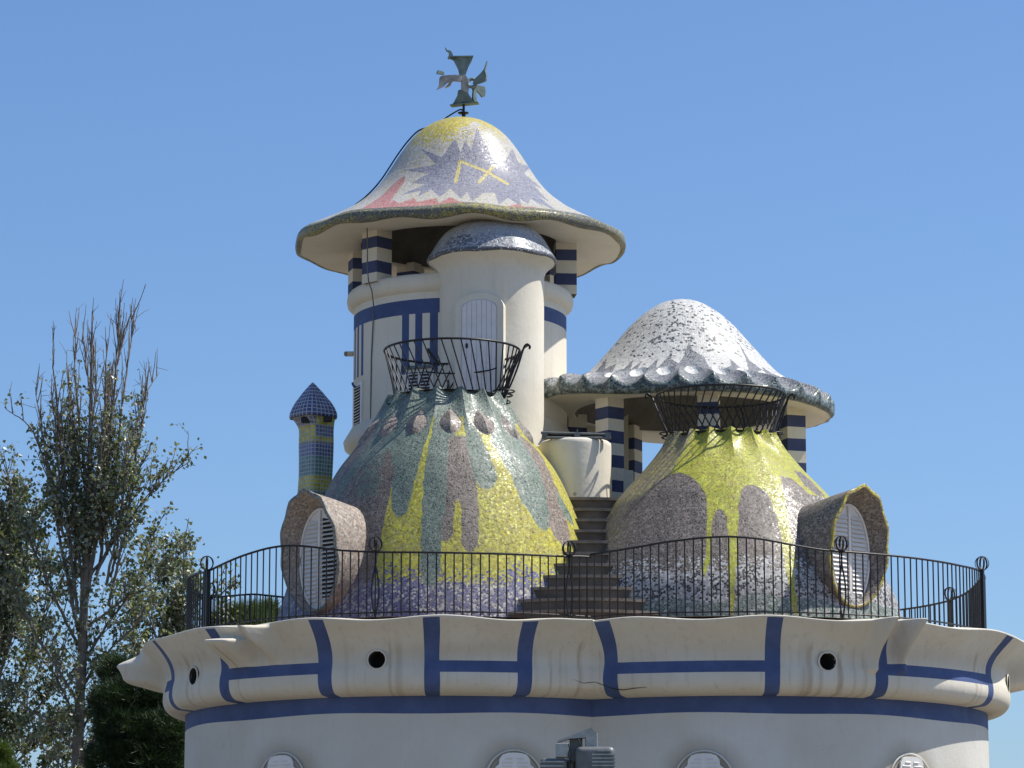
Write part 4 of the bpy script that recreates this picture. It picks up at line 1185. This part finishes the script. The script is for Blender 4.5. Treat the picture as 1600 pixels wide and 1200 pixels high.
def scroll(parent, tr, br, t):
    """looped iron post leaning outwards with the basket"""
    x1, z1, r1 = tr; x0, z0, r0 = br
    o = Vector((math.sin(t), -math.cos(t), 0)); s = Vector((math.cos(t), math.sin(t), 0))
    a = Vector((x0, 0, z0)) + o * (r0 + 0.04); bq = Vector((x1, 0, z1)) + o * (r1 + 0.07)
    up = (bq - a).normalized(); ln = (bq - a).length
    for sg in (-1, 1):
        pts = [a + up * (ln * u) + s * sg * (0.10 * math.sin(PI * u) ** 1.0) for u in np.linspace(0, 1, 14)]
        pts += [bq + up * (0.07 * math.sin(w)) + s * sg * 0.06 * math.sin(w) * (1 if w < PI else 1) + o * 0.05 * (1 - math.cos(w)) for w in np.linspace(0.3, PI, 8)]
        tube('loop_bar', pts, 0.016, M['iron'], parent, 6)
    tube('ring', [a + up * 0.05 + (o * math.cos(w) + s * math.sin(w)) * 0.16 - o * 0.05 for w in np.linspace(0, 2 * PI, 20, endpoint=False)], 0.014, M['iron'], parent, 6, True)
    tube('ring', [a + up * 0.12 + (o * math.cos(w) + s * math.sin(w)) * 0.17 - o * 0.05 for w in np.linspace(0, 2 * PI, 20, endpoint=False)], 0.012, M['iron'], parent, 6, True)
    tube('curl', [a - up * 0.02 + o * (0.06 + 0.05 * math.sin(w)) - Vector((0, 0, 0.02 + 0.05 * w / PI)) for w in np.linspace(0, 1.6 * PI, 12)], 0.010, M['iron'], parent, 5)
for t in (80, 178):
    scroll(b1_, tr1, br1, R(t))
for t in (100, 160, -100):
    scroll(b2_, tr2, br2, R(t))
# low inner hoop behind the left basket and the hook at its foot
tube('inner_rail', [(tr1[0] + 0.75 * math.sin(t), -0.75 * math.cos(t), Zp(570, 0)) for t in np.linspace(R(110), R(215), 20)], 0.013, M['iron'], b1_, 6)
tube('hook', [P(616, 622, -0.3), P(612, 630, -0.35), P(607, 632, -0.38), P(604, 628, -0.38), P(606, 624, -0.38)], 0.012, M['iron'], b1_, 5)
tube('gate_bar', [P(668, 545, 0.5), P(676, 556, 0.5), P(684, 566, 0.5), P(686, 571, 0.5)], 0.028, M['iron'], b1_, 6)

# ================================================================== terrace railing
RRL = RW + 0.005
railing = thing('terrace_railing', 'long black iron terrace railing with wavy top rail above the cornice', 'railing', (MID, -RRL * 0.85, Z0))
def table(pts, cx, cpx):
    out = []
    for px_, py_, back in pts:
        Y = 0.0
        for _ in range(6):
            s_ = max(-1, min(1, (Xp(px_, py_, Y) - cx) / RRL))
            a = math.asin(s_)
            if back: a = (PI - a) if a > 0 else (-PI - a)
            Y = -RRL * math.cos(a)
        out.append((a, Zp(py_, Y)))
    out.sort()
    return np.array(out)
tl_ = table([(325, 893, 0), (345, 883, 0), (380, 868, 0), (420, 856, 0), (450, 852, 0), (480, 853.5, 0), (530, 860, 0), (586, 863, 0), (650, 863, 0), (720, 864, 0), (800, 866, 0), (889, 870, 0), (910, 869, 0), (294, 908, 0), (296, 921, 1), (337, 933, 1), (397, 928, 1), (433, 932, 1)], XL, 697)
tr_ = table([(905, 869, 0), (940, 864, 0), (985, 857, 0), (1040, 847, 0), (1100, 840, 0), (1140, 838, 0), (1190, 842, 0), (1240, 852, 0), (1280, 859, 0), (1313, 862, 0), (1380, 867, 0), (1450, 875, 0), (1500, 884, 0), (1533, 893, 0), (1545, 899, 0), (1530, 912, 1), (1510, 926, 1), (1482, 939, 1), (1440, 948, 1), (1405, 953, 1)], XR, 1133)
aj = math.asin((MID - XL) / RRL)
def smooth_tab(tab, a):
    xs = np.linspace(tab[0, 0], tab[-1, 0], 400); zs_ = np.interp(xs, tab[:, 0], tab[:, 1])
    k = np.hanning(21); k /= k.sum()
    zs_ = np.convolve(np.pad(zs_, 10, mode='edge'), k, 'valid')
    return np.interp(a, xs, zs_)
for cx, tab, a0_, a1_ in ((XL, tl_, R(-165), aj), (XR, tr_, -aj, R(165))):
    aa = np.linspace(a0_, a1_, 160)
    zt_ = smooth_tab(tab, aa)
    tube('top_rail', [(cx + RRL * math.sin(t), -RRL * math.cos(t), z) for t, z in zip(aa, zt_)], 0.017, M['iron'], railing, 6)
    tube('bottom_rail', [(cx + RRL * math.sin(t), -RRL * math.cos(t), Z0 + 0.055) for t in aa], 0.013, M['iron'], railing, 6)
    nbal = int((a1_ - a0_) * RRL / 0.128)
    for i in range(nbal):
        t = a0_ + (i + 0.5) * (a1_ - a0_) / nbal
        x, y = cx + RRL * math.sin(t), -RRL * math.cos(t)
        rod('baluster', (x, y, Z0 + 0.0), (x, y, float(smooth_tab(tab, t))), 0.0112, railing)
def post(cx, a, tab, kind):
    x, y = cx + (RRL + 0.03) * math.sin(a), -(RRL + 0.03) * math.cos(a)
    zt_ = float(smooth_tab(tab, a))
    t = Vector((math.cos(a), math.sin(a), 0)); o = Vector((math.sin(a), -math.cos(a), 0))
    if kind == 'loop':
        parts = []
        for sg in (-1, 1):
            pts = [Vector((x, y, Z0 - 0.02)) + t * sg * 0.055 * math.sin(PI * min(1, u / 0.8)) + Vector((0, 0, (zt_ - Z0 + 0.02) * u)) for u in np.linspace(0, 1, 18)]
            parts.append(tube_arrays(pts, 0.013, 6))
        p = mesh_obj('post', *merge(parts), M['iron'], railing, True)
    else:
        parts = [box_arrays((x - t.x * 0.035, y - t.y * 0.035, (Z0 + zt_) / 2), (0.035, 0.05, zt_ - Z0 + 0.04), np.array([t, o, (0, 0, 1)])),
                 box_arrays((x + t.x * 0.035, y + t.y * 0.035, (Z0 + zt_) / 2), (0.035, 0.05, zt_ - Z0 + 0.04), np.array([t, o, (0, 0, 1)]))]
        p = mesh_obj('post', *merge(parts), M['iron'], railing)
    zc = zt_ + 0.115
    for q in (0.15, 0.15 + PI / 3, 0.15 + 2 * PI / 3):
        hoop('finial_hoop', (x, y, zc), 0.108 + 0.002 * q, p, (math.cos(q), math.sin(q), 0))
    return p
def a_of(px_, cx, back=False):
    Y = 0
    for _ in range(8):
        s_ = max(-1, min(1, (Xp(px_, 950, Y) - cx) / RRL)); a = math.asin(s_)
        if back: a = PI - a if a > 0 else -PI - a
        Y = -RRL * math.cos(a)
    return a
post(XL, a_of(325, XL), tl_, 'bar'); post(XL, a_of(587, XL), tl_, 'loop'); post(XL, a_of(888, XL), tl_, 'loop')
post(XR, a_of(1315, XR), tr_, 'loop'); post(XR, a_of(1533, XR), tr_, 'bar'); post(XR, a_of(1482, XR, True), tr_, 'bar'); post(XL, a_of(329, XL, True), tl_, 'bar')

# ================================================================== weather vane cross on the bell roof
M['copper'] = simple('green_bronze', (0.19, 0.25, 0.225), 0.6, 0.0, var=0.6, scale=7)
M['bronze'] = simple('worn_pale_bronze', (0.50, 0.46, 0.40), 0.5, 0.4, var=0.6, scale=9)
vane = thing('cross_weathervane', 'green bronze four-armed cross with curled spikes atop the bell roof', 'weathervane', (XT, YT, Zp(187, YT)))
kx = sc(125, YT) / 8.57
vc = P(724, 125, YT)
def plate(name, pts, mat, yaw=0.0, bend=0.0, piv=(724 - 640) * 8.57, th_=0.022, dy=0.0):
    pts = [((x - piv) * kx, -(y - (125 - 60) * 8.57) * kx) for x, y in pts]
    ex = np.array([math.cos(yaw), math.sin(yaw), 0]); en = np.array([-math.sin(yaw), math.cos(yaw), 0])
    v, f = prism_arrays(pts, np.array(vc) + (piv / 8.57 + 640 - 724) * kx * 8.57 * np.array([1, 0, 0]) + np.array([0, dy, 0]), ex, (0, 0, 1), en, -th_, th_)
    d = (v - np.array(vc)) @ ex
    v = v + en * (bend * d**2)[:, None]
    return mesh_obj(name, v, f, mat, vane)
plate('upper_arm', [(520, 245), (680, 240), (845, 232), (835, 285), (790, 370), (760, 450), (745, 500), (670, 500), (650, 410), (590, 290)], M['copper'], 0.15, 0.5)
plate('flange', [(515, 238), (848, 224), (848, 242), (520, 258)], M['copper'], 0.15, 0.5, th_=0.07)
plate('hub', [(670, 480), (745, 485), (790, 560), (800, 640), (785, 745), (690, 692), (690, 600)], M['bronze'], -0.1)
plate('lower_arm', [(690, 690), (785, 742), (850, 850), (920, 880), (545, 905), (590, 860), (640, 770), (650, 700)], M['copper'], -0.2, 0.5)
plate('flange', [(540, 893), (925, 872), (925, 886), (545, 909)], M['copper'], -0.2, 0.5, th_=0.07)
plate('left_arm', [(430, 512), (600, 495), (700, 500), (700, 585), (600, 582), (500, 612), (460, 662), (370, 706), (402, 655), (412, 530)], M['bronze'], 0.35, 0.6)
plate('left_tip', [(318, 525), (335, 475), (420, 490), (425, 525)], M['copper'], 0.5)
plate('left_blade', [(470, 660), (575, 585), (540, 640)], M['bronze'], -0.6, piv=520)
plate('right_leaf', [(850, 610), (880, 550), (960, 490), (1020, 430), (1058, 320), (1034, 440), (1052, 520), (1050, 575), (1030, 600), (930, 620)], M['copper'], -0.45, piv=850)
plate('right_leaf', [(850, 620), (930, 625), (1020, 630), (1032, 700), (1020, 765), (985, 780), (950, 740), (900, 700), (840, 690)], M['copper'], 0.5, piv=850)
plate('strap', [(848, 690), (895, 700), (890, 790), (900, 872), (860, 860), (835, 820)], M['copper'], 0.7, piv=865)
plate('spike', [(472, 112), (500, 150), (545, 152), (570, 190), (582, 240), (530, 240), (522, 175), (490, 158)], M['copper'], 0.2, piv=540)
tube('loop', [np.array(vc) + kx * np.array([(835 - 720) + 55 * math.cos(t), 25 * math.sin(t), -(600 - 557) + 62 * math.sin(t)]) for t in np.linspace(0, 2 * PI, 24, endpoint=False)], 0.030, M['copper'], vane, 6, True)
tube('rod', [P(724.5, 190, YT), P(724.5, 160, YT)], 0.022, M['iron'], vane, 8)
tube('sleeve', [P(724.5, 190, YT), P(724.5, 178, YT)], 0.034, M['iron'], vane, 8)
zc_ = Zp(176.5, YT)
lathe('collar', vc.x, YT, [(0.02, zc_ - 0.02), (0.09, zc_ - 0.01), (0.095, zc_ + 0.005), (0.02, zc_ + 0.02)], M['iron'], vane, 20)

# lightning cable from the vane down the roof's left flank
pts = [P(724, 173, YT), P(720, 171, YT), P(715, 173, YT - .05), P(700, 182, YT - .1), P(680, 196, YT - .1)]
bell = np.array(profile([(207, 62), (221, 77), (242, 93), (273, 113), (285, 121), (301, 134), (314, 147), (326, 162)], YT))
for r, z in bell:
    a = R(-84); pts.append(Vector((XT + (r + 0.03) * math.sin(a), YT - (r + 0.03) * math.cos(a), z + 0.02)))
tag(tube('lightning_cable', catmull([tuple(p) for p in pts], 60), 0.014, M['iron'], None, 6, base=pts[-1]), 'thin dark lightning cable from the cross down the left flank of the bell roof', 'cable')

# ================================================================== floodlight pair on a pole in front of the house
YF = -20.0
fl_ = thing('floodlight_pole', 'grey metal floodlight pair on a pole in front of the lower wall', 'floodlight', (Xp(893, 1200, YF), YF, 0))
F_ = lambda x, y, d=0.0: P(800 + x / 8, 1100 + y / 8, YF + d)
sF = sc(1170, YF) / 8
def fbox(name, x0, y0, x1, y1, depth, mat, d=0.0, bev=0.008):
    c = F_((x0 + x1) / 2, (y0 + y1) / 2, d)
    return box(name, c, (abs(x1 - x0) * sF, depth, abs(y1 - y0) * sF), mat, fl_, bevel=bev)
tube('pole', [(Xp(893, 1200, YF), YF + 0.12, 0), F_(740, 560, 0.12)], 0.05, M['galv'], fl_, 12)
mesh_obj('bracket', *prism_arrays([(560, 490), (570, 465), (970, 312), (1000, 300), (1010, 340), (1060, 370), (900, 430), (720, 440)], np.array(F_(0, 0)), np.array([sF, 0, 0]), np.array([0, 0, -sF]), (0, 1, 0), -0.10, 0.10), M['galv'], fl_)
fbox('ballast_box', 545, 495, 705, 670, 0.14, M['galv'], -0.06)
fbox('ballast_box', 915, 372, 1068, 560, 0.14, M['galv'], -0.02)
fbox('stem', 720, 430, 880, 720, 0.08, M['galvd'], 0.04)
h = fbox('lamp_housing', 790, 545, 1285, 1100, 0.34, M['galvd'], -0.02, 0.055)
for k in range(9):
    box('cooling_fin', F_(1140 if k < 8 else 1150, 600 + 46 * k, -0.02), ((290 if k else 170) * sF * 1.0, 0.36, 0.012), M['galv'], h)
h2 = fbox('lamp_housing', 350, 690, 690, 1050, 0.28, M['galvd'], 0.02, 0.03)
for k in range(6):
    box('cooling_fin', F_(500, 735 + 52 * k, 0.02), (300 * sF, 0.31, 0.012), M['galv'], h2)
tube('lead', [F_(705, 500, -0.14), F_(715, 560, -0.15), F_(700, 640, -0.14), F_(735, 700, -0.14), F_(730, 800, -0.14)], 0.006, M['iron'], fl_, 5)
tube('lead', [F_(830, 440, -0.12), F_(850, 490, -0.14), F_(900, 560, -0.14)], 0.006, M['iron'], fl_, 5)

# ================================================================== trees
def leaf_mat(name, c1, c2, under, rough=0.45, trans=0.25):
    m, nt, bs = new_mat(name)
    a = N(nt, 'ShaderNodeAttribute', attribute_name='rnd')
    c = mixc(nt, a.outputs['Fac'], c1 + (1,), c2 + (1,))
    g = N(nt, 'ShaderNodeNewGeometry')
    c = mixc(nt, g.outputs['Backfacing'], c, under + (1,))
    L(nt, c, bs.inputs['Base Color'])
    bs.inputs['Roughness'].default_value = rough
    tr = N(nt, 'ShaderNodeBsdfTranslucent')
    L(nt, mixc(nt, 1.0, c, (1.3, 1.5, 0.5, 1), 'MULTIPLY'), tr.inputs['Color'])
    mx = N(nt, 'ShaderNodeMixShader'); mx.inputs[0].default_value = trans
    L(nt, bs.outputs[0], mx.inputs[1]); L(nt, tr.outputs[0], mx.inputs[2])
    L(nt, mx.outputs[0], nt.nodes['Material Output'].inputs['Surface'])
    return m
M['bark'] = simple('grey_poplar_bark', (0.22, 0.19, 0.155), 0.9, var=0.5, scale=6, bmp=0.4)
M['barkd'] = simple('dark_pine_bark', (0.09, 0.065, 0.045), 0.95, var=0.5, scale=6, bmp=0.4)
M['leafp'] = leaf_mat('poplar_leaf', (0.06, 0.08, 0.032), (0.14, 0.155, 0.08), (0.29, 0.30, 0.245), 0.36, 0.28)
M['leafd'] = leaf_mat('dark_poplar_leaf', (0.04, 0.055, 0.02), (0.085, 0.10, 0.042), (0.16, 0.17, 0.12), 0.40)
M['needle'] = leaf_mat('pine_needle', (0.012, 0.028, 0.008), (0.035, 0.065, 0.015), (0.03, 0.055, 0.015), 0.55, 0.15)
M['needlel'] = leaf_mat('light_pine_needle', (0.05, 0.085, 0.015), (0.11, 0.15, 0.03), (0.08, 0.11, 0.03), 0.55, 0.25)
def leaves_arrays(pts, size, g, asp=0.72, droop=0.35):
    n = len(pts)
    d = g.normal(size=(n, 3)); d[:, 2] -= droop
    d /= np.linalg.norm(d, axis=1, keepdims=True)
    u = g.normal(size=(n, 3)); w = np.cross(d, u); w /= np.linalg.norm(w, axis=1, keepdims=True) + 1e-9
    s = size * g.uniform(0.6, 1.3, n)[:, None]
    nrm = np.cross(d, w)
    p0 = pts; p2 = pts + d * s; mid = pts + d * s * 0.45
    p1 = mid + w * s * asp * 0.5 + nrm * s * 0.12; p3 = mid - w * s * asp * 0.5 + nrm * s * 0.12
    V = np.stack([p0, p1, p2, p3], 1).reshape(-1, 3)
    F = np.arange(4 * n).reshape(-1, 4)
    r = np.repeat(g.uniform(0, 1, n), 4)
    return V, F, r
def branch_curve(p, q, g, wob=0.06, n=9):
    t = np.linspace(0, 1, n)[:, None]
    p = np.asarray(p, float); q = np.asarray(q, float)
    L_ = np.linalg.norm(q - p)
    o = np.cumsum(g.normal(size=(n, 3)), 0) * wob * L_ / n
    o -= o[0]
    return p * (1 - t) + q * t + o * np.sin(PI * t * 0.5)
def poplar(label, leaders, Y, seed, name, leaf_y, density, leafmat, leafsize=0.085, twn=7.0, base_px=None, rtrunk=0.16, group=None, twig_len=1.0, bare=True):
    g = np.random.default_rng(seed)
    bx = Xp(leaders[0][0][0], leaders[0][0][1], Y)
    t = thing(name, label, 'tree', (bx, Y, 0), group)
    tubes, lp = [], []
    zl0, zl1 = Zp(leaf_y[0], Y), Zp(leaf_y[1], Y)          # full leaf below the first, bare above the second
    dens = lambda z: np.clip((zl1 - z) / (zl1 - zl0), 0, 1)
    for li, ld in enumerate(leaders):
        yo = Y + (0 if li == 0 else g.uniform(-1.1, 1.1))
        pts = []
        for k, (x, y) in enumerate(ld):
            if y < 600 and k == len(ld) - 1: y += 34
            w = k / (len(ld) - 1)
            pts.append(tuple(P(x, y, Y * (1 - w) + yo * w if li else Y)))
        if li == 0: pts = [(bx, Y, 0)] + pts
        c = catmull(pts, 60)
        c += np.cumsum(g.normal(size=c.shape), 0) * 0.006
        L_ = np.linalg.norm(np.diff(c, axis=0), axis=1).sum()
        r0 = rtrunk if li == 0 else 0.010 + 0.0052 * L_
        rad = r0 * (1 - np.linspace(0, 1, 60)) ** 0.8 + 0.006
        tubes.append(tube_arrays(c, rad, 7 if li == 0 else 5))
        nt_ = int(L_ * twn)
        for i in range(nt_):
            u = g.uniform(0.12 if li else 0.30, 1.0)
            k = min(58, int(u * 59))
            p = c[k]; tg = c[k + 1] - c[k]; tg /= np.linalg.norm(tg)
            up = np.array([0, 0, 1.0])
            side = g.normal(size=3); side[2] = 0; side /= np.linalg.norm(side)
            high = 1 - dens(p[2])
            ln = twig_len * g.uniform(0.35, 1.25) * (1 - 0.45 * u) * (1.0 - 0.2 * high)
            d = up * (0.75 + 0.6 * high) + side * g.uniform(0.35, 1.0) * (1 - 0.55 * high) + tg * 0.5
            d /= np.linalg.norm(d)
            tw = branch_curve(p, p + d * ln, g, 0.10)
            if high > 0.75: tw[:, 2] += np.linspace(0, 1, len(tw)) ** 2 * 0.12
            tubes.append(tube_arrays(tw, np.linspace(0.013, 0.0045, len(tw)), 4))
            dn = dens(p[2])
            for s in range(2 if dn > 0.2 else 1):
                kk = g.integers(2, 8)
                d2 = d + g.normal(size=3) * 0.55; d2 /= np.linalg.norm(d2)
                t2 = branch_curve(tw[kk], tw[kk] + d2 * ln * g.uniform(0.3, 0.6), g, 0.12, 6)
                tubes.append(tube_arrays(t2, np.linspace(0.007, 0.003, 6), 3))
                if g.uniform() < dn * 1.1:
                    m = g.poisson(density * dn)
                    if m:
                        q = t2[g.integers(3, 6, m)] + g.normal(size=(m, 3)) * 0.062
                        lp.append(q)
            if g.uniform() < dn * 1.1:
                m = g.poisson(density * dn * 1.4)
                if m: lp.append(tw[np.minimum(8, g.integers(4, 11, m))] + g.normal(size=(m, 3)) * 0.07)
    # tubes have different side counts: all are quads
    v, f = merge(tubes)
    mesh_obj('trunk', v, f, M['bark'], t, True)
    lp = np.concatenate(lp)
    v, f, r = leaves_arrays(lp, leafsize, g)
    mesh_obj('crown', v, f, leafmat, t, False, attrs={'rnd': r})
    return t
YP = 11.0
lead = [
    [(118, 1400), (121, 1200), (124, 1080), (130, 950), (136, 800), (139, 650), (141, 458)],
    [(130, 960), (152, 830), (170, 700), (181, 580), (188, 440)],
    [(150, 840), (182, 720), (198, 590), (209, 468)],
    [(126, 1000), (100, 850), (78, 720), (66, 640), (60, 568)],
    [(150, 850), (196, 730), (228, 610), (246, 545)],
    [(140, 900), (205, 810), (262, 748), (302, 720)],
    [(122, 1010), (70, 900), (25, 800), (5, 740)],
    [(100, 840), (70, 720), (45, 668), (6, 638)],
    [(132, 980), (205, 930), (262, 890), (292, 850)],
    [(136, 860), (150, 740), (162, 620), (165, 500)],
    [(136, 800), (126, 680), (120, 580), (118, 478)],
    [(134, 830), (140, 700), (150, 600), (146, 520)],
    [(120, 960), (108, 800), (110, 700), (104, 590)],
    [(150, 900), (190, 800), (215, 700), (228, 560)],
    [(128, 1040), (180, 960), (225, 900), (240, 820)],
    [(124, 1080), (170, 1020), (215, 980), (262, 930)],
    [(124, 1100), (70, 1000), (30, 930), (-10, 880)],
    [(122, 1130), (90, 1060), (50, 1010), (20, 990)],
    [(122, 1150), (160, 1090), (190, 1050), (205, 1010)],
    [(122, 1180), (80, 1130), (40, 1100), (10, 1080)],
    [(122, 1200), (150, 1150), (170, 1110), (180, 1060)],
    [(121, 1240), (90, 1190), (60, 1160), (30, 1150)],
    [(180, 590), (195, 520), (205, 490), (213, 480)],
    [(140, 620), (132, 540), (114, 490)],
]
g_ = np.random.default_rng(77)
for _ in range(16):
    x0 = g_.uniform(95, 175); y0 = g_.uniform(760, 960)
    dx = (x0 - 128) * g_.uniform(0.3, 1.1) + g_.normal() * 10
    ln = g_.uniform(140, 300)
    lead.append([(x0, y0), (x0 + dx * 0.5, y0 - ln * 0.4), (x0 + dx * 0.85, y0 - ln * 0.75), (x0 + dx, y0 - ln)])
poplar('tall thin poplar with bare grey top twigs standing left of the house', lead, YP, 11, 'poplar_tree', (850, 570), 8.5, M['leafp'], 0.095, 6.2)
lead2 = [
    [(-20, 1400), (-15, 1200), (-5, 1050), (5, 900), (15, 800), (18, 745)],
    [(-10, 1100), (20, 980), (40, 880), (48, 800)],
    [(-10, 1150), (40, 1050), (70, 960), (80, 900)],
    [(-15, 1000), (-30, 900), (-40, 800)],
    [(-15, 1200), (40, 1130), (80, 1080), (100, 1040)],
    [(-15, 1250), (30, 1190), (75, 1160), (110, 1130)],
    [(-5, 1050), (15, 940), (25, 860), (30, 780)],
    [(-18, 1300), (20, 1240), (70, 1200), (120, 1180)],
    [(-18, 1350), (40, 1280), (100, 1250), (150, 1220)],
    [(-5, 980), (0, 880), (-2, 800), (4, 770)],
]
poplar('leafy poplar at the left edge of the picture, shorter than its bare-topped neighbour', lead2, YP + 2.5, 21, 'poplar_tree', (800, 700), 11, M['leafd'], 0.10, 11)
lead3 = [
    [(275, 1400), (272, 1200), (270, 1050), (266, 950), (262, 870)],
    [(272, 1150), (255, 1050), (245, 960), (243, 880)],
    [(272, 1120), (290, 1020), (298, 940), (300, 880)],
    [(270, 1050), (282, 960), (288, 900), (286, 860)],
    [(272, 1180), (235, 1090), (215, 1020), (205, 950)],
    [(272, 1200), (310, 1100), (330, 1020), (345, 970)],
    [(270, 1000), (310, 940), (340, 935), (352, 928)],
]
poplar('small pale-leaved poplar just behind the left end of the railing', lead3, YP + 6, 31, 'poplar_tree', (900, 840), 9, M['leafp'], 0.10, 9)

def pine(label, cx_px, blobs, Y, seed, mat, tuft=0.13, ntuft=900, name='pine_tree'):
    g = np.random.default_rng(seed)
    bx = Xp(cx_px, 1200, Y)
    t = thing(name, label, 'tree', (bx, Y, 0))
    tubes, tp = [], []
    top = max(Zp(b[1], Y) for b in blobs)
    trunk = catmull([(bx, Y, 0), (bx + 0.1, Y, top * 0.5), (bx, Y + 0.1, top * 0.97)], 30)
    tubes.append(tube_arrays(trunk, np.linspace(0.16, 0.03, 30), 8))
    for (x, y, rx, rz) in blobs:
        c = np.array(P(x, y, Y + g.uniform(-0.5, 0.5)))
        s = sc(y, Y)
        k = np.argmin(np.abs(trunk[:, 2] - (c[2] - 0.3)))
        tubes.append(tube_arrays(branch_curve(trunk[k], c, g, 0.1), np.linspace(0.05, 0.02, 9), 5))
        m = int(ntuft * rx * rz / 1600)
        d = g.normal(size=(m, 3)); d /= np.linalg.norm(d, axis=1, keepdims=True)
        rad = g.uniform(0.35, 1.0, m)[:, None] ** 0.6
        pp = c + d * rad * np.array([rx * s, rx * s * 0.9, rz * s])
        for q in pp[::6]:
            tubes.append(tube_arrays(np.array([c * 0.6 + q * 0.4, c * 0.3 + q * 0.7, q]), np.array([0.012, 0.009, 0.005]), 3))
        tp.append(np.concatenate([pp, (d + np.array([0, 0, 0.7]))], 1))
    v, f = merge(tubes)
    mesh_obj('trunk', v, f, M['barkd'], t, True)
    tp = np.concatenate(tp)
    nn = 16
    n = len(tp)
    base = np.repeat(tp[:, :3], nn, 0); ax = np.repeat(tp[:, 3:], nn, 0)
    d = ax / np.linalg.norm(ax, axis=1, keepdims=True) + g.normal(size=(n * nn, 3)) * 0.62
    d /= np.linalg.norm(d, axis=1, keepdims=True)
    w = np.cross(d, g.normal(size=(n * nn, 3))); w /= np.linalg.norm(w, axis=1, keepdims=True)
    ln = tuft * g.uniform(0.7, 1.4, n * nn)[:, None]
    b2 = base + g.normal(size=base.shape) * 0.03
    V = np.stack([b2 - w * 0.0055, b2 + w * 0.0055, b2 + d * ln], 1).reshape(-1, 3)
    F = np.arange(3 * n * nn).reshape(-1, 3)
    mesh_obj('crown', V, F, mat, t, False, attrs={'rnd': np.repeat(g.uniform(0, 1, n), nn * 3)})
    return t
pine('dark green pine under the left end of the cornice', 225,
     [(185, 1050, 34, 26), (215, 1085, 46, 34), (260, 1090, 40, 40), (175, 1100, 36, 34), (200, 1140, 52, 38), (255, 1150, 46, 44), (230, 1190, 60, 40), (280, 1180, 30, 46), (180, 1190, 50, 40), (240, 1240, 70, 40), (290, 1120, 26, 36), (170, 1250, 50, 40)],
     7.0, 41, M['needle'], ntuft=560)
pine('bright green pine top showing behind the railing left of the brown hooded window', 385,
     [(360, 968, 26, 18), (390, 962, 26, 18), (418, 956, 20, 16), (405, 985, 40, 24), (350, 990, 30, 22), (370, 1010, 50, 30)], 18.0, 43, M['needlel'], tuft=0.20, ntuft=520)
pine('yellow-green conifer tip in the lower left corner', -8,
     [(-4, 1180, 18, 22), (0, 1205, 24, 24), (-10, 1230, 34, 30)], 5.0, 47, M['needlel'], tuft=0.14, ntuft=700)
